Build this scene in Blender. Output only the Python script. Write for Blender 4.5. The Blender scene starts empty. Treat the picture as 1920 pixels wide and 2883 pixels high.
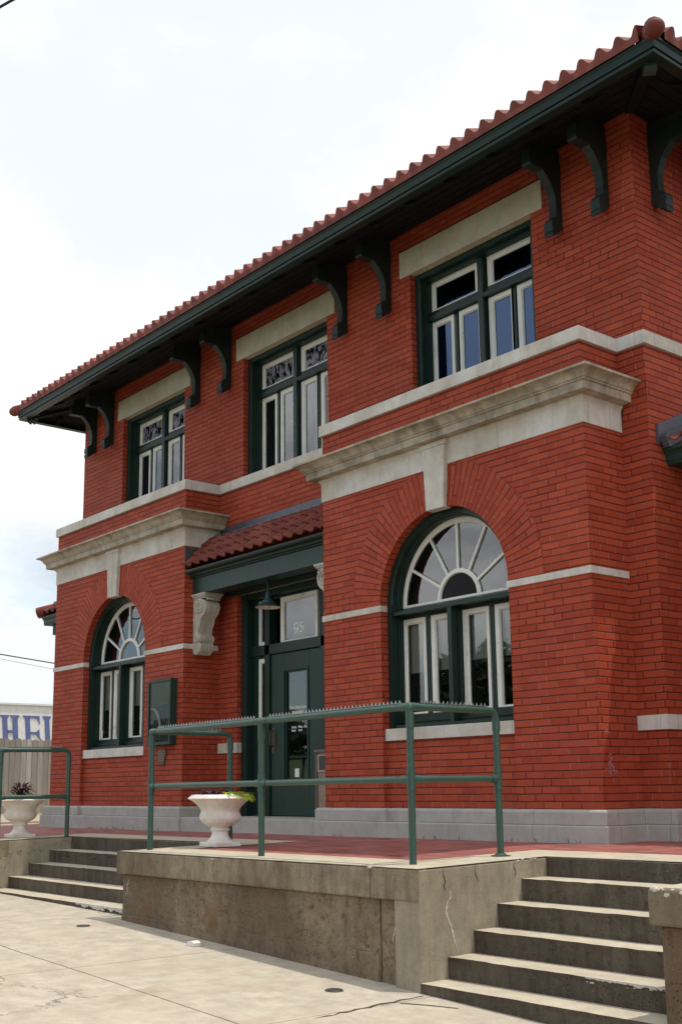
import bpy, math, random
from mathutils import Vector, Matrix
random.seed(7)
PI = math.pi
S = bpy.context.scene
COL = S.collection

# ---------------------------------------------------------------- helpers
class MB:
    """collects faces, builds one mesh object"""
    def __init__(s): s.v=[]; s.f=[]; s.uv=[]; s.mi=[]
    def face(s, pts, uv=None, mi=0):
        b=len(s.v); s.v += [tuple(p) for p in pts]
        s.f.append(tuple(range(b,b+len(pts)))); s.uv.append(uv); s.mi.append(mi)
    def quad(s,a,b,c,d,uv=None,mi=0): s.face((a,b,c,d),uv,mi)
    def box(s,x0,x1,y0,y1,z0,z1,zf=None,mi=0):
        """zf: optional function giving the top z at (x,y)"""
        t=(lambda x,y:z1) if zf is None else zf
        A=[(x0,y0,z0),(x1,y0,z0),(x1,y1,z0),(x0,y1,z0)]
        B=[(x0,y0,t(x0,y0)),(x1,y0,t(x1,y0)),(x1,y1,t(x1,y1)),(x0,y1,t(x0,y1))]
        b=len(s.v); s.v+=A+B
        for q in ((3,2,1,0),(4,5,6,7),(0,1,5,4),(1,2,6,5),(2,3,7,6),(3,0,4,7)):
            f=tuple(b+i for i in q); s.f.append(f); s.uv.append(None); s.mi.append(mi)
    def prism(s,poly,fn,a,b,mi=0):
        """poly: 2D outline; fn(p,q,t)->xyz; extruded from t=a to t=b (convex or not, n-gons)"""
        n=len(poly); A=[fn(p,q,a) for p,q in poly]; B=[fn(p,q,b) for p,q in poly]
        base=len(s.v); s.v+=A+B
        s.f.append(tuple(base+i for i in range(n))); s.uv.append(None); s.mi.append(mi)
        s.f.append(tuple(base+n+i for i in reversed(range(n)))); s.uv.append(None); s.mi.append(mi)
        for i in range(n):
            j=(i+1)%n
            s.f.append((base+i,base+n+i,base+n+j,base+j)); s.uv.append(None); s.mi.append(mi)
    def tube(s,path,r,n=10,caps=True,radii=None):
        P=[Vector(p) for p in path]; rings=[]; up=None
        for i,p in enumerate(P):
            d=(P[min(i+1,len(P)-1)]-P[max(i-1,0)]).normalized()
            if up is None:
                up=Vector((0,0,1)) if abs(d.z)<.9 else Vector((1,0,0))
            u=d.cross(up).normalized(); w=u.cross(d).normalized(); up=w
            rr=r if radii is None else radii[i]
            b=len(s.v)
            for k in range(n):
                a=2*PI*k/n; q=p+u*(rr*math.cos(a))+w*(rr*math.sin(a)); s.v.append(tuple(q))
            rings.append(b)
        for i in range(len(rings)-1):
            for k in range(n):
                k2=(k+1)%n
                s.f.append((rings[i]+k,rings[i]+k2,rings[i+1]+k2,rings[i+1]+k)); s.uv.append(None); s.mi.append(0)
        if caps:
            s.f.append(tuple(rings[0]+k for k in reversed(range(n)))); s.uv.append(None); s.mi.append(0)
            s.f.append(tuple(rings[-1]+k for k in range(n))); s.uv.append(None); s.mi.append(0)
    def lathe(s,prof,c,n=32,mod=None):
        """prof: (r,z) list about the vertical axis through c"""
        rings=[]
        for (r,z) in prof:
            b=len(s.v); rings.append(b)
            for k in range(n):
                a=2*PI*k/n; rr=r if mod is None else mod(r,z,a)
                s.v.append((c[0]+rr*math.cos(a),c[1]+rr*math.sin(a),c[2]+z))
        for i in range(len(rings)-1):
            for k in range(n):
                k2=(k+1)%n
                s.f.append((rings[i]+k,rings[i]+k2,rings[i+1]+k2,rings[i+1]+k)); s.uv.append(None); s.mi.append(0)
    def sweep(s,path,prof,closed=False,cap=True,mi=0):
        """path: 2D polyline, outside on its right-hand side; prof: (offset,z) polyline swept with mitred corners"""
        n=len(path); offs=[]
        for i in range(n):
            p=Vector(path[i])
            def nrm(a,b):
                d=(Vector(b)-Vector(a)).normalized(); return Vector((d.y,-d.x))
            if closed or 0<i<n-1:
                n1=nrm(path[i-1],path[i]); n2=nrm(path[i],path[(i+1)%n])
                m=(n1+n2); m=m/m.dot(n1) if m.length>1e-6 else n1
            elif i==0: m=nrm(path[0],path[1])
            else: m=nrm(path[-2],path[-1])
            offs.append(m)
        rings=[]
        for i in range(n):
            b=len(s.v); rings.append(b)
            for (o,z) in prof:
                q=Vector(path[i])+offs[i]*o; s.v.append((q.x,q.y,z))
        k=len(prof); R=range(n) if closed else range(n-1)
        for i in R:
            j=(i+1)%n
            for m in range(k-1):
                s.f.append((rings[i]+m,rings[j]+m,rings[j]+m+1,rings[i]+m+1)); s.uv.append(None); s.mi.append(mi)
        if cap and not closed:
            s.f.append(tuple(rings[0]+m for m in range(k))); s.uv.append(None); s.mi.append(mi)
            s.f.append(tuple(rings[-1]+m for m in reversed(range(k)))); s.uv.append(None); s.mi.append(mi)
    def build(s,name,mat,parent=None,smooth=False,bevel=0,sharp=35):
        me=bpy.data.meshes.new(name)
        me.from_pydata(s.v,[],s.f); me.update()
        if any(u is not None for u in s.uv):
            L=me.uv_layers.new(name='UVMap').data; i=0
            for f,u in zip(s.f,s.uv):
                for k in range(len(f)):
                    if u is not None: L[i].uv=u[k]
                    i+=1
        mats=mat if isinstance(mat,(list,tuple)) else [mat]
        for m in mats: me.materials.append(m)
        if len(mats)>1:
            for p,k in zip(me.polygons,s.mi): p.material_index=k
        o=bpy.data.objects.new(name,me); COL.objects.link(o)
        if smooth:
            for p in me.polygons: p.use_smooth=True
            me.set_sharp_from_angle(angle=math.radians(sharp))
        if bevel:
            md=o.modifiers.new('Bevel','BEVEL'); md.width=bevel; md.segments=2; md.limit_method='ANGLE'
        if parent is not None: o.parent=parent
        return o

def lump(mb,c,r,rng):
    """small irregular stone-like lump with half sizes r"""
    b=len(mb.v); n=6; off=rng.random()*6
    rows=[(-.75,.6),(-.1,1.),(.55,.75)]
    for z,k in rows:
        for i in range(n):
            a=off+2*PI*(i+rng.uniform(-.3,.3))/n; q=k*rng.uniform(.65,1.15)
            mb.v.append((c[0]+r[0]*q*math.cos(a),c[1]+r[1]*q*math.sin(a),c[2]+r[2]*(z+rng.uniform(-.2,.2))))
    mb.v.append((c[0],c[1],c[2]+r[2]*.8)); mb.v.append((c[0],c[1],c[2]-r[2]))
    for j in range(2):
        for i in range(n):
            k=(i+1)%n; mb.f.append((b+j*n+i,b+j*n+k,b+(j+1)*n+k,b+(j+1)*n+i)); mb.uv.append(None); mb.mi.append(0)
    for i in range(n):
        k=(i+1)%n
        mb.f.append((b+2*n+i,b+2*n+k,b+3*n)); mb.f.append((b+k,b+i,b+3*n+1)); mb.uv+=[None,None]; mb.mi+=[0,0]
def tag(o,label,cat,group=None,kind=None):
    if label: o['label']=label
    if cat: o['category']=cat
    if group: o['group']=group
    if kind: o['kind']=kind
    return o
def thing(name,label,cat,loc=(0,0,0),group=None):
    o=bpy.data.objects.new(name,None); COL.objects.link(o); o.location=loc; o.empty_display_size=.2
    return tag(o,label,cat,group)
def struct(o): o['kind']='structure'; return o
def keep(o,parent):
    """parent while keeping the mesh's world coordinates"""
    o.parent=parent; o.matrix_parent_inverse=Matrix.Translation(parent.location).inverted(); return o
def copy_tree(o,parent=None):
    c=o.copy(); COL.objects.link(c)
    if parent is not None: c.parent=parent
    for ch in list(o.children): copy_tree(ch,c)
    return c

# ---------------------------------------------------------------- node helpers
class NT:
    def __init__(s,tree): s.t=tree; s.n=tree.nodes; s.l=tree.links
    def add(s,typ,**kw):
        n=s.n.new(typ)
        for k,v in kw.items(): setattr(n,k,v)
        return n
    def link(s,a,b): s.l.new(a,b)
    def setin(s,sock,v):
        if hasattr(v,'is_output') or isinstance(v,bpy.types.NodeSocket): s.l.new(v,sock)
        else: sock.default_value=v
    def math(s,op,a,b=None,c=None):
        n=s.n.new('ShaderNodeMath'); n.operation=op
        s.setin(n.inputs[0],a)
        if b is not None: s.setin(n.inputs[1],b)
        if c is not None: s.setin(n.inputs[2],c)
        return n.outputs[0]
    def vmath(s,op,a,b):
        n=s.n.new('ShaderNodeVectorMath'); n.operation=op; s.setin(n.inputs[0],a); s.setin(n.inputs[1],b); return n.outputs[0]
    def mix(s,f,a,b,blend='MIX'):
        n=s.n.new('ShaderNodeMix'); n.data_type='RGBA'; n.blend_type=blend
        s.setin(n.inputs[0],f); s.setin(n.inputs[6],a if not isinstance(a,tuple) else (*a,1)[:4]); s.setin(n.inputs[7],b if not isinstance(b,tuple) else (*b,1)[:4])
        return n.outputs[2]
    def noise(s,vec,scale,detail=4,rough=.55,out=0,dim='3D',dist=0):
        n=s.n.new('ShaderNodeTexNoise'); n.noise_dimensions=dim
        if vec is not None: s.link(vec,n.inputs['Vector'])
        n.inputs['Scale'].default_value=scale; n.inputs['Detail'].default_value=detail; n.inputs['Roughness'].default_value=rough
        n.inputs['Distortion'].default_value=dist
        return n.outputs[out]
    def ramp(s,f,a,b,lo=0.,hi=1.,smooth=False):
        n=s.n.new('ShaderNodeMapRange'); n.clamp=True
        if smooth: n.interpolation_type='SMOOTHSTEP'
        s.setin(n.inputs[0],f); s.setin(n.inputs[1],a); s.setin(n.inputs[2],b); s.setin(n.inputs[3],lo); s.setin(n.inputs[4],hi)
        return n.outputs[0]
    def scale(s,vec,xyz):
        n=s.n.new('ShaderNodeMapping'); s.link(vec,n.inputs[0]); n.inputs['Scale'].default_value=xyz; return n.outputs[0]
    def sep(s,vec):
        n=s.n.new('ShaderNodeSeparateXYZ'); s.link(vec,n.inputs[0]); return n.outputs
    def comb(s,x,y,z=0.):
        n=s.n.new('ShaderNodeCombineXYZ'); s.setin(n.inputs[0],x); s.setin(n.inputs[1],y); s.setin(n.inputs[2],z); return n.outputs[0]
    def bump(s,h,strength=.5,dist=.01,prev=None):
        n=s.n.new('ShaderNodeBump'); s.link(h,n.inputs['Height']); n.inputs['Strength'].default_value=strength; n.inputs['Distance'].default_value=dist
        if prev is not None: s.link(prev,n.inputs['Normal'])
        return n.outputs[0]
def newmat(name):
    m=bpy.data.materials.new(name); m.use_nodes=True; t=NT(m.node_tree); b=m.node_tree.nodes['Principled BSDF']
    return m,t,b
def pos(t):
    return t.add('ShaderNodeNewGeometry').outputs['Position']

def brick_material():
    m,t,b=newmat('painted_red_brick')
    uv=t.add('ShaderNodeUVMap').outputs[0]
    wob=t.noise(uv,3.1,3,.6,out=1)
    off=t.vmath('SCALE',t.vmath('SUBTRACT',wob,(.5,.5,.5)),(0,0,0))
    off.node.inputs['Scale'].default_value=.012
    q=t.vmath('ADD',uv,off); x,y,_=t.sep(q)
    H=.0667; L=.213
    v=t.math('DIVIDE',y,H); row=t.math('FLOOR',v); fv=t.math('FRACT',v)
    par=t.math('MULTIPLY',t.math('MODULO',t.math('ABSOLUTE',row),2.),.5)
    wr=t.add('ShaderNodeTexWhiteNoise',noise_dimensions='1D'); t.link(row,wr.inputs['W'])
    u=t.math('ADD',t.math('ADD',t.math('DIVIDE',x,L),par),t.math('MULTIPLY',wr.outputs[0],.16)); colu=t.math('FLOOR',u); fu=t.math('FRACT',u)
    # distance to the joints, in metres
    dv=t.math('MULTIPLY',t.math('MINIMUM',fv,t.math('SUBTRACT',1.,fv)),H)
    du=t.math('MULTIPLY',t.math('MINIMUM',fu,t.math('SUBTRACT',1.,fu)),L)
    edge=t.noise(uv,38,2,.6)
    jit=t.math('MULTIPLY',t.math('SUBTRACT',edge,.5),.005)
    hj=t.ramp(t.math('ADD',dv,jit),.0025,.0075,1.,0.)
    vj=t.ramp(t.math('ADD',du,jit),.003,.0085,1.,0.)
    wn=t.add('ShaderNodeTexWhiteNoise',noise_dimensions='2D'); t.link(t.comb(colu,row),wn.inputs['Vector'])
    big=t.noise(pos(t),.55,3,.6); mid=t.noise(pos(t),5.,4,.6); fine=t.noise(pos(t),70,3,.6)
    c=t.mix(wn.outputs[0],(.30,.0435,.0175),(.40,.070,.030))
    c=t.mix(t.ramp(big,.35,.7,0.,.45),c,(.25,.034,.018))
    c=t.mix(t.ramp(mid,.5,.8,0.,.35),c,(.36,.075,.048))
    c=t.mix(t.math('MULTIPLY',t.ramp(t.noise(pos(t),2.3,5,.7),.6,.75),.3),c,(.30,.12,.10))
    # rubbed raised edges of the bricks look paler
    c=t.mix(t.math('MULTIPLY',t.ramp(fine,.58,.72),.16),c,(.42,.16,.12))
    vt=t.ramp(t.noise(pos(t),1.3,3,.6),.44,.56)
    c=t.mix(t.math('MULTIPLY',vj,.8),c,t.mix(vt,(.085,.017,.012),(.37,.13,.10)))
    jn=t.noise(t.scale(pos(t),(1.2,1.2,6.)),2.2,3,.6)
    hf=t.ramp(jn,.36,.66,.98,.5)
    pale=t.math('MULTIPLY',t.ramp(fv,.84,.90),t.ramp(jn,.35,.6,.55,.1)); c=t.mix(pale,c,(.34,.125,.095))  # pale strip paints in the light caught along each brick's top edge
    c=t.mix(t.math('MULTIPLY',hj,hf),c,(.062,.012,.010))  # raked bed joints coloured dark for the shade inside them
    t.link(c,b.inputs['Base Color']); b.inputs['Roughness'].default_value=.65; b.inputs['Specular IOR Level'].default_value=.14
    h=t.math('SUBTRACT',1.,t.math('MAXIMUM',hj,t.math('MULTIPLY',vj,.7)))
    h=t.math('ADD',h,t.math('MULTIPLY',mid,.35)); h=t.math('ADD',h,t.math('MULTIPLY',fine,.18)); h=t.math('ADD',h,t.math('MULTIPLY',wn.outputs[0],.25))
    t.link(t.bump(h,.8,.009),b.inputs['Normal'])
    return m

def stone_material(name,base,dark,stain=.35,joint=None,rough=.75,streak=.3,warm=None,bump=.35):
    """limestone; joint=(period x, period y, offset) draws thin mortar joints across the run of a course"""
    m,t,b=newmat(name); p=pos(t)
    big=t.noise(p,1.1,4,.6); mid=t.noise(p,6.,5,.65); fine=t.noise(p,60,3,.6)
    st=t.noise(t.scale(p,(5.,5.,.7)),2.2,4,.65)
    c=t.mix(t.ramp(mid,.3,.75),base,tuple(x*.82 for x in base))
    if warm: c=t.mix(t.ramp(big,.4,.68,0.,.7),c,warm)
    c=t.mix(t.ramp(t.math('MULTIPLY',big,mid),.2,.42,0.,stain),c,dark)
    c=t.mix(t.ramp(st,.52,.74,0.,streak),c,dark)
    c=t.mix(t.ramp(fine,.62,.76,0.,.35),c,tuple(x*.55 for x in base))
    h=t.math('ADD',t.math('MULTIPLY',mid,.5),t.math('MULTIPLY',fine,.3))
    if joint:
        x,y,z=t.sep(p)
        jx=t.math('ABSOLUTE',t.math('SUBTRACT',t.math('FRACT',t.math('ADD',t.math('DIVIDE',x,joint[0]),joint[2])),.5))
        jy=t.math('ABSOLUTE',t.math('SUBTRACT',t.math('FRACT',t.math('ADD',t.math('DIVIDE',y,joint[1]),.27)),.5))
        nx=t.math('ABSOLUTE',t.sep(t.add('ShaderNodeNewGeometry').outputs['True Normal'])[0])
        jj=t.math('ADD',t.math('MULTIPLY',t.ramp(jx,.0,.0042/joint[0],1.,0.),t.ramp(nx,.4,.6,1.,0.)),t.math('MULTIPLY',t.ramp(jy,.0,.0042/joint[1],1.,0.),t.ramp(nx,.4,.6)))
        c=t.mix(t.math('MULTIPLY',jj,.8),c,tuple(x*.25 for x in base))
        h=t.math('SUBTRACT',h,jj)
    t.link(c,b.inputs['Base Color']); b.inputs['Roughness'].default_value=rough; b.inputs['Specular IOR Level'].default_value=.3
    t.link(t.bump(h,bump,.012),b.inputs['Normal'])
    return m

def paint_material(name,base,rough=.42,var=.25,chips=None,bump=.12,spec=.4,chipamt=.25):
    m,t,b=newmat(name); p=pos(t)
    mid=t.noise(p,4.5,4,.6); fine=t.noise(p,55,3,.6)
    c=t.mix(t.ramp(mid,.3,.72),base,tuple(x*(1-var) for x in base))
    if chips: c=t.mix(t.ramp(t.math('MULTIPLY',t.noise(p,30,4,.7),t.math('ADD',mid,.45)),.60,.68,0.,chipamt*2),c,chips)
    t.link(c,b.inputs['Base Color']); b.inputs['Specular IOR Level'].default_value=spec
    t.setin(b.inputs['Roughness'],t.ramp(fine,.3,.7,rough-.08,rough+.12))
    t.link(t.bump(t.math('ADD',fine,mid),bump,.006),b.inputs['Normal'])
    return m

def concrete_material(name,base,grime,agg=.3,streak=.4,rust=None,rough=.85,flecks=0.,joints=False,bump=.5,crack=0.,gr=(.40,.66)):
    m,t,b=newmat(name); p=pos(t)
    big=t.noise(p,.9,5,.62); mid=t.noise(p,5.5,6,.68); fine=t.noise(p,45,4,.7); ag=t.noise(p,130,2,.5)
    st=t.noise(t.scale(p,(7.,7.,.9)),1.7,5,.68)
    c=t.mix(t.ramp(mid,.34,.66),tuple(min(1,x*1.06) for x in base),tuple(x*.74 for x in base))
    c=t.mix(t.ramp(big,gr[0],gr[1],0.,.62),c,grime)
    c=t.mix(t.ramp(t.noise(p,17.,5,.7),.52,.66,0.,agg*.9),c,grime)
    c=t.mix(t.ramp(t.noise(t.scale(p,(3.1,3.1,.55)),1.3,5,.66),.56,.70,0.,streak*.8),c,tuple(min(1,x*1.25) for x in base))
    c=t.mix(t.ramp(st,.46,.72,0.,streak),c,tuple(x*.6 for x in grime))
    if rust: c=t.mix(t.ramp(t.math('MULTIPLY',mid,t.noise(p,1.7,3,.6)),.27,.42,0.,.75),c,rust)
    c=t.mix(t.ramp(fine,.56,.66,0.,agg),c,tuple(x*.45 for x in base))
    pv=t.add('ShaderNodeTexVoronoi'); pv.inputs['Scale'].default_value=42.; t.link(p,pv.inputs['Vector'])
    pit=t.math('MULTIPLY',t.ramp(pv.outputs['Distance'],.16,.26,1.,0.),t.ramp(t.noise(p,3.5,4,.65),.46,.58))
    c=t.mix(t.math('MULTIPLY',pit,min(1.,agg*1.1)),c,tuple(x*.22 for x in base))
    pw=t.add('ShaderNodeTexVoronoi'); pw.inputs['Scale'].default_value=31.; t.link(t.vmath('ADD',p,(3.3,1.7,.4)),pw.inputs['Vector'])
    peb=t.math('MULTIPLY',t.ramp(pw.outputs['Distance'],.10,.20,1.,0.),t.ramp(t.noise(p,4.1,4,.65),.52,.62))
    c=t.mix(t.math('MULTIPLY',peb,agg*.75),c,tuple(min(.75,x*1.9) for x in base))
    c=t.mix(t.ramp(ag,.66,.74,0.,agg*.8),c,tuple(min(1,x*1.5) for x in base))
    h=t.math('SUBTRACT',t.math('ADD',t.math('MULTIPLY',mid,.6),t.math('ADD',t.math('MULTIPLY',fine,.35),t.math('MULTIPLY',ag,.12))),t.math('MULTIPLY',pit,.5*agg))
    if crack:
        vo=t.add('ShaderNodeTexVoronoi',feature='DISTANCE_TO_EDGE'); vo.inputs['Scale'].default_value=crack
        wv=t.vmath('SCALE',t.noise(p,2.2,5,.7,out=1),(0,0,0)); wv.node.inputs['Scale'].default_value=.75
        t.link(t.vmath('ADD',p,wv),vo.inputs['Vector'])
        k=t.math('MULTIPLY',t.ramp(vo.outputs['Distance'],.0015,.006,1.,0.),t.ramp(t.noise(p,.7,2,.5),.5,.6))
        c=t.mix(t.math('MULTIPLY',k,.8),c,tuple(x*.25 for x in base)); h=t.math('SUBTRACT',h,t.math('MULTIPLY',k,.8))
    if flecks:
        fl=t.add('ShaderNodeTexVoronoi'); fl.inputs['Scale'].default_value=12.; fl.inputs['Randomness'].default_value=1.
        t.link(t.scale(p,(1.,2.6,1.)),fl.inputs['Vector'])
        k=t.math('MULTIPLY',t.ramp(fl.outputs['Distance'],.05,.085,1.,0.),t.ramp(t.noise(p,1.1,3,.6),.42,.50))
        c=t.mix(t.math('MULTIPLY',k,flecks),c,(.09,.06,.04))
    if joints:
        x,y,z=t.sep(p); wob=t.math('MULTIPLY',t.math('SUBTRACT',t.noise(p,3.,3,.6),.5),.03)
        def line(co,at,w): return t.ramp(t.math('ABSOLUTE',t.math('ADD',t.math('SUBTRACT',co,at),wob)),w*.5,w,1.,0.)
        k=line(y,-4.13,.009)
        inner=t.ramp(y,-4.14,-4.12)
        for at in (-3.87,-1.55,.67,3.1,-6.3,-8.7,-11.1): k=t.math('MAXIMUM',k,t.math('MULTIPLY',line(x,at,.006),1. if at in(-1.55,.67) else inner))
        k=t.math('MULTIPLY',k,t.ramp(t.noise(p,5,3,.6),.3,.45,.5,1.))
        c=t.mix(t.math('MULTIPLY',k,.85),c,(.07,.055,.04)); h=t.math('SUBTRACT',h,k)
        # wet-looking brown wear patches on the walk
        c=t.mix(t.math('MULTIPLY',t.ramp(t.noise(p,1.6,4,.6),.58,.72),.35),c,(.30,.20,.12))
    t.link(c,b.inputs['Base Color']); b.inputs['Roughness'].default_value=rough; b.inputs['Specular IOR Level'].default_value=.2
    t.link(t.bump(h,bump,.012),b.inputs['Normal'])
    return m

def tile_material():
    m,t,b=newmat('clay_tile'); p=pos(t)
    big=t.noise(p,1.6,3,.6); mid=t.noise(p,9,4,.65); fine=t.noise(p,60,3,.6)
    x,y,z=t.sep(p)
    wn=t.add('ShaderNodeTexWhiteNoise',noise_dimensions='2D'); t.link(t.comb(t.math('FLOOR',t.math('DIVIDE',x,.203)),t.math('FLOOR',t.math('DIVIDE',z,.16))),wn.inputs['Vector'])
    c=t.mix(wn.outputs[0],(.135,.034,.024),(.25,.066,.046))
    c=t.mix(t.ramp(big,.4,.7,0.,.5),c,(.17,.05,.042))
    c=t.mix(t.ramp(mid,.55,.75,0.,.45),c,(.10,.042,.036))
    t.link(c,b.inputs['Base Color']); b.inputs['Roughness'].default_value=.65; b.inputs['Specular IOR Level'].default_value=.2
    t.link(t.bump(t.math('ADD',mid,fine),.25,.008),b.inputs['Normal'])
    return m

def paver_material():
    m,t,b=newmat('brick_pavers'); p=pos(t); x,y,_=t.sep(p)
    br=t.add('ShaderNodeTexBrick'); t.link(p,br.inputs['Vector']); br.inputs['Scale'].default_value=1.
    br.inputs['Brick Width'].default_value=.2; br.inputs['Row Height'].default_value=.1; br.inputs['Mortar Size'].default_value=.005
    br.inputs['Color1'].default_value=(.36,.085,.062,1); br.inputs['Color2'].default_value=(.15,.042,.036,1); br.inputs['Mortar'].default_value=(.11,.07,.058,1)
    n=t.noise(p,3,4,.65); c=t.mix(t.ramp(n,.4,.75,0.,.55),br.outputs[0],(.38,.15,.12))
    c=t.mix(t.ramp(t.noise(p,40,3,.6),.6,.75,0.,.4),c,(.12,.05,.05))
    t.link(c,b.inputs['Base Color']); b.inputs['Roughness'].default_value=.7
    h=t.math('ADD',br.outputs[1],t.math('MULTIPLY',n,-.6))
    bn=t.bump(h,.4,.006); bn.node.invert=True; t.link(bn,b.inputs['Normal'])
    return m

def plain(name,base,rough=.5,metal=0.,spec=.5,var=0.2,scale=8.,bump=.1):
    m,t,b=newmat(name); p=pos(t); n=t.noise(p,scale,4,.6)
    t.link(t.mix(n,tuple(x*(1-var) for x in base),tuple(min(1,x*(1+var)) for x in base)),b.inputs['Base Color'])
    b.inputs['Roughness'].default_value=rough; b.inputs['Metallic'].default_value=metal; b.inputs['Specular IOR Level'].default_value=spec
    if bump: t.link(t.bump(n,bump,.008),b.inputs['Normal'])
    return m

def glass_material(name,ior,tint,sheen=(.93,.96,1.)):
    m=bpy.data.materials.new(name); m.use_nodes=True; t=NT(m.node_tree); m.node_tree.nodes.remove(m.node_tree.nodes['Principled BSDF'])
    out=m.node_tree.nodes['Material Output']; p=pos(t)
    tr=t.add('ShaderNodeBsdfTransparent'); tr.inputs[0].default_value=(*tint,1)
    gl=t.add('ShaderNodeBsdfGlossy'); gl.inputs['Roughness'].default_value=.012; gl.inputs[0].default_value=(*sheen,1)
    bn=t.bump(t.noise(p,1.9,2,.5),.035,.06); t.link(bn,gl.inputs['Normal'])
    fr=t.add('ShaderNodeFresnel'); fr.inputs[0].default_value=ior
    mx=t.add('ShaderNodeMixShader'); t.link(fr.outputs[0],mx.inputs[0]); t.link(tr.outputs[0],mx.inputs[1]); t.link(gl.outputs[0],mx.inputs[2])
    t.link(mx.outputs[0],out.inputs[0])
    return m

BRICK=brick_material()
LIME=stone_material('limestone',(.62,.585,.525),(.27,.22,.15),.35,(1.27,.31,.31),warm=(.45,.38,.27))
LINTEL=stone_material('limestone_lintel',(.52,.48,.38),(.26,.19,.11),.25,None,streak=.35,warm=(.40,.33,.22))
CORN=stone_material('weathered_limestone',(.47,.41,.315),(.10,.088,.068),.8,(1.27,.31,.62),streak=.45,warm=(.34,.27,.17))
PLINTH=stone_material('grey_limestone',(.405,.378,.338),(.22,.195,.16),.3,(1.05,.37,.18),streak=.2,warm=(.40,.37,.33))
CARVED=stone_material('carved_limestone',(.50,.46,.38),(.24,.20,.14),.35,None,streak=.2)
GREEN=paint_material('dark_green_paint',(.0095,.0255,.0190),.38,.25,None,.12,.28)
GREENB=paint_material('bottle_green_paint',(.0155,.0405,.0300),.42,.2,None,.12,.28)
GREENR=paint_material('pipe_green_paint',(.031,.079,.059),.38,.28,(.20,.22,.18),.15,.5,.12)
BLACKG=paint_material('blackish_green_paint',(.0085,.018,.0145),.5,.3)  # darkest of the greens, on eave brackets and canopy ceiling
SOFF=paint_material('shade_dark_soffit',(.0055,.0055,.006),.8,.4,(.03,.025,.022),.3,.2,.15)  # near-black base paints in the deep shade under the eaves, rafters too
WHITE=paint_material('cream_paint',(.74,.71,.63),.45,.12,(.33,.28,.2))
URNW=stone_material('white_cast_stone',(.80,.765,.71),(.40,.31,.23),.55,None,.6,.22,warm=(.72,.60,.51),bump=.3)
TILE=tile_material(); PAVER=paver_material()
GLASS=glass_material('window_glass',2.0,(.86,.89,.88))
GLASSB=glass_material('blue_reflection_glass',1.85,(.25,.30,.36),(.30,.46,.85))  # reflected blue sky put into the gloss colour of these panes
GLASSD=glass_material('dark_glass',1.16,(.30,.30,.32))
def patterned_glass():
    m=glass_material('patterned_glass',1.7,(.55,.55,.6)); t=NT(m.node_tree); p=pos(t); out=m.node_tree.nodes['Material Output']; src=out.inputs[0].links[0].from_socket
    df=t.add('ShaderNodeBsdfPrincipled'); n=t.noise(t.scale(p,(1.,1.,.45)),17.,5,.7); df.inputs['Roughness'].default_value=.3
    t.link(t.mix(t.noise(p,9.,3,.6),(.10,.095,.14),(.27,.26,.30)),df.inputs['Base Color'])
    mx=t.add('ShaderNodeMixShader'); t.link(t.ramp(n,.47,.53),mx.inputs[0]); t.link(src,mx.inputs[1]); t.link(df.outputs[0],mx.inputs[2]); t.link(mx.outputs[0],out.inputs[0])
    return m
GLASSP=patterned_glass()
BLIND=plain('roller_blind',(.50,.48,.40),.8,var=.12,scale=3.)
ROOM=plain('dark_interior',(.035,.032,.03),.9,bump=0)
LEAD=plain('lead_flashing',(.085,.088,.105),.45,.4,var=.35,scale=5.)
PATINA=plain('green_copper',(.05,.13,.10),.6,.1,var=.3)
CAP=concrete_material('cast_concrete_cap',(.285,.235,.155),(.135,.10,.064),.6,.6,(.14,.075,.04),gr=(.44,.62))
WALLC=concrete_material('stained_concrete_wall',(.25,.190,.120),(.095,.068,.045),.95,.38,(.18,.09,.045),bump=.9,gr=(.43,.60))
SIDEC=concrete_material('smooth_concrete_wall',(.335,.29,.21),(.21,.17,.12),.3,.4,None,crack=1.1)
PIERC=concrete_material('pitted_concrete_pier',(.225,.160,.098),(.095,.062,.038),1.,.5,(.19,.085,.04),bump=1.,gr=(.42,.6))
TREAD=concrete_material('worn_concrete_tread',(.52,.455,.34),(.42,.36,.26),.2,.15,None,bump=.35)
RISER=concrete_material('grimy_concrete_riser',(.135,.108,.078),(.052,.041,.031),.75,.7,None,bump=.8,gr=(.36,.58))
COPE=concrete_material('concrete_coping',(.52,.46,.345),(.42,.36,.26),.25,.1,None,bump=.35)
WALK=concrete_material('sidewalk_concrete',(.475,.415,.325),(.40,.335,.25),.16,.05,None,flecks=.8,joints=True,crack=.33,bump=.3,gr=(.46,.72))
YARD=concrete_material('yard_concrete',(.42,.35,.25),(.30,.24,.17),.3,.1,None)
ASPH=concrete_material('asphalt',(.06,.058,.055),(.045,.043,.04),.3,.1,None)
GRASS=plain('grass',(.07,.115,.03),.9,var=.5,scale=1.5,bump=.4)
LEAFG=plain('tree_leaf',(.035,.065,.018),.7,var=.5,scale=.8,bump=0)
LIMEL=plain('lime_leaf',(.42,.52,.03),.5,var=.3,scale=20,bump=0)
PURPL=plain('purple_leaf',(.085,.045,.05),.5,var=.5,scale=20,bump=0)
SOIL=plain('soil',(.05,.035,.025),.95,var=.4)
SPIKE=plain('spike_strip_metal',(.25,.27,.26),.35,.7,var=.1)
PAPER=plain('white_paper',(.70,.66,.61),.6,var=.03,bump=0)
LETTER=plain('white_vinyl',(.86,.86,.84),.5,var=.02,bump=0)
BRONZE=plain('bronze',(.085,.058,.042),.45,.6,var=.4,scale=40)
BLACK=plain('black_plastic',(.012,.012,.013),.4,var=.2,bump=0)
CABLE=plain('cable_rubber',(.015,.015,.017),.6,var=.1,bump=0)
BROWN=plain('brown_plastic',(.11,.065,.05),.5,var=.2)
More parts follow.
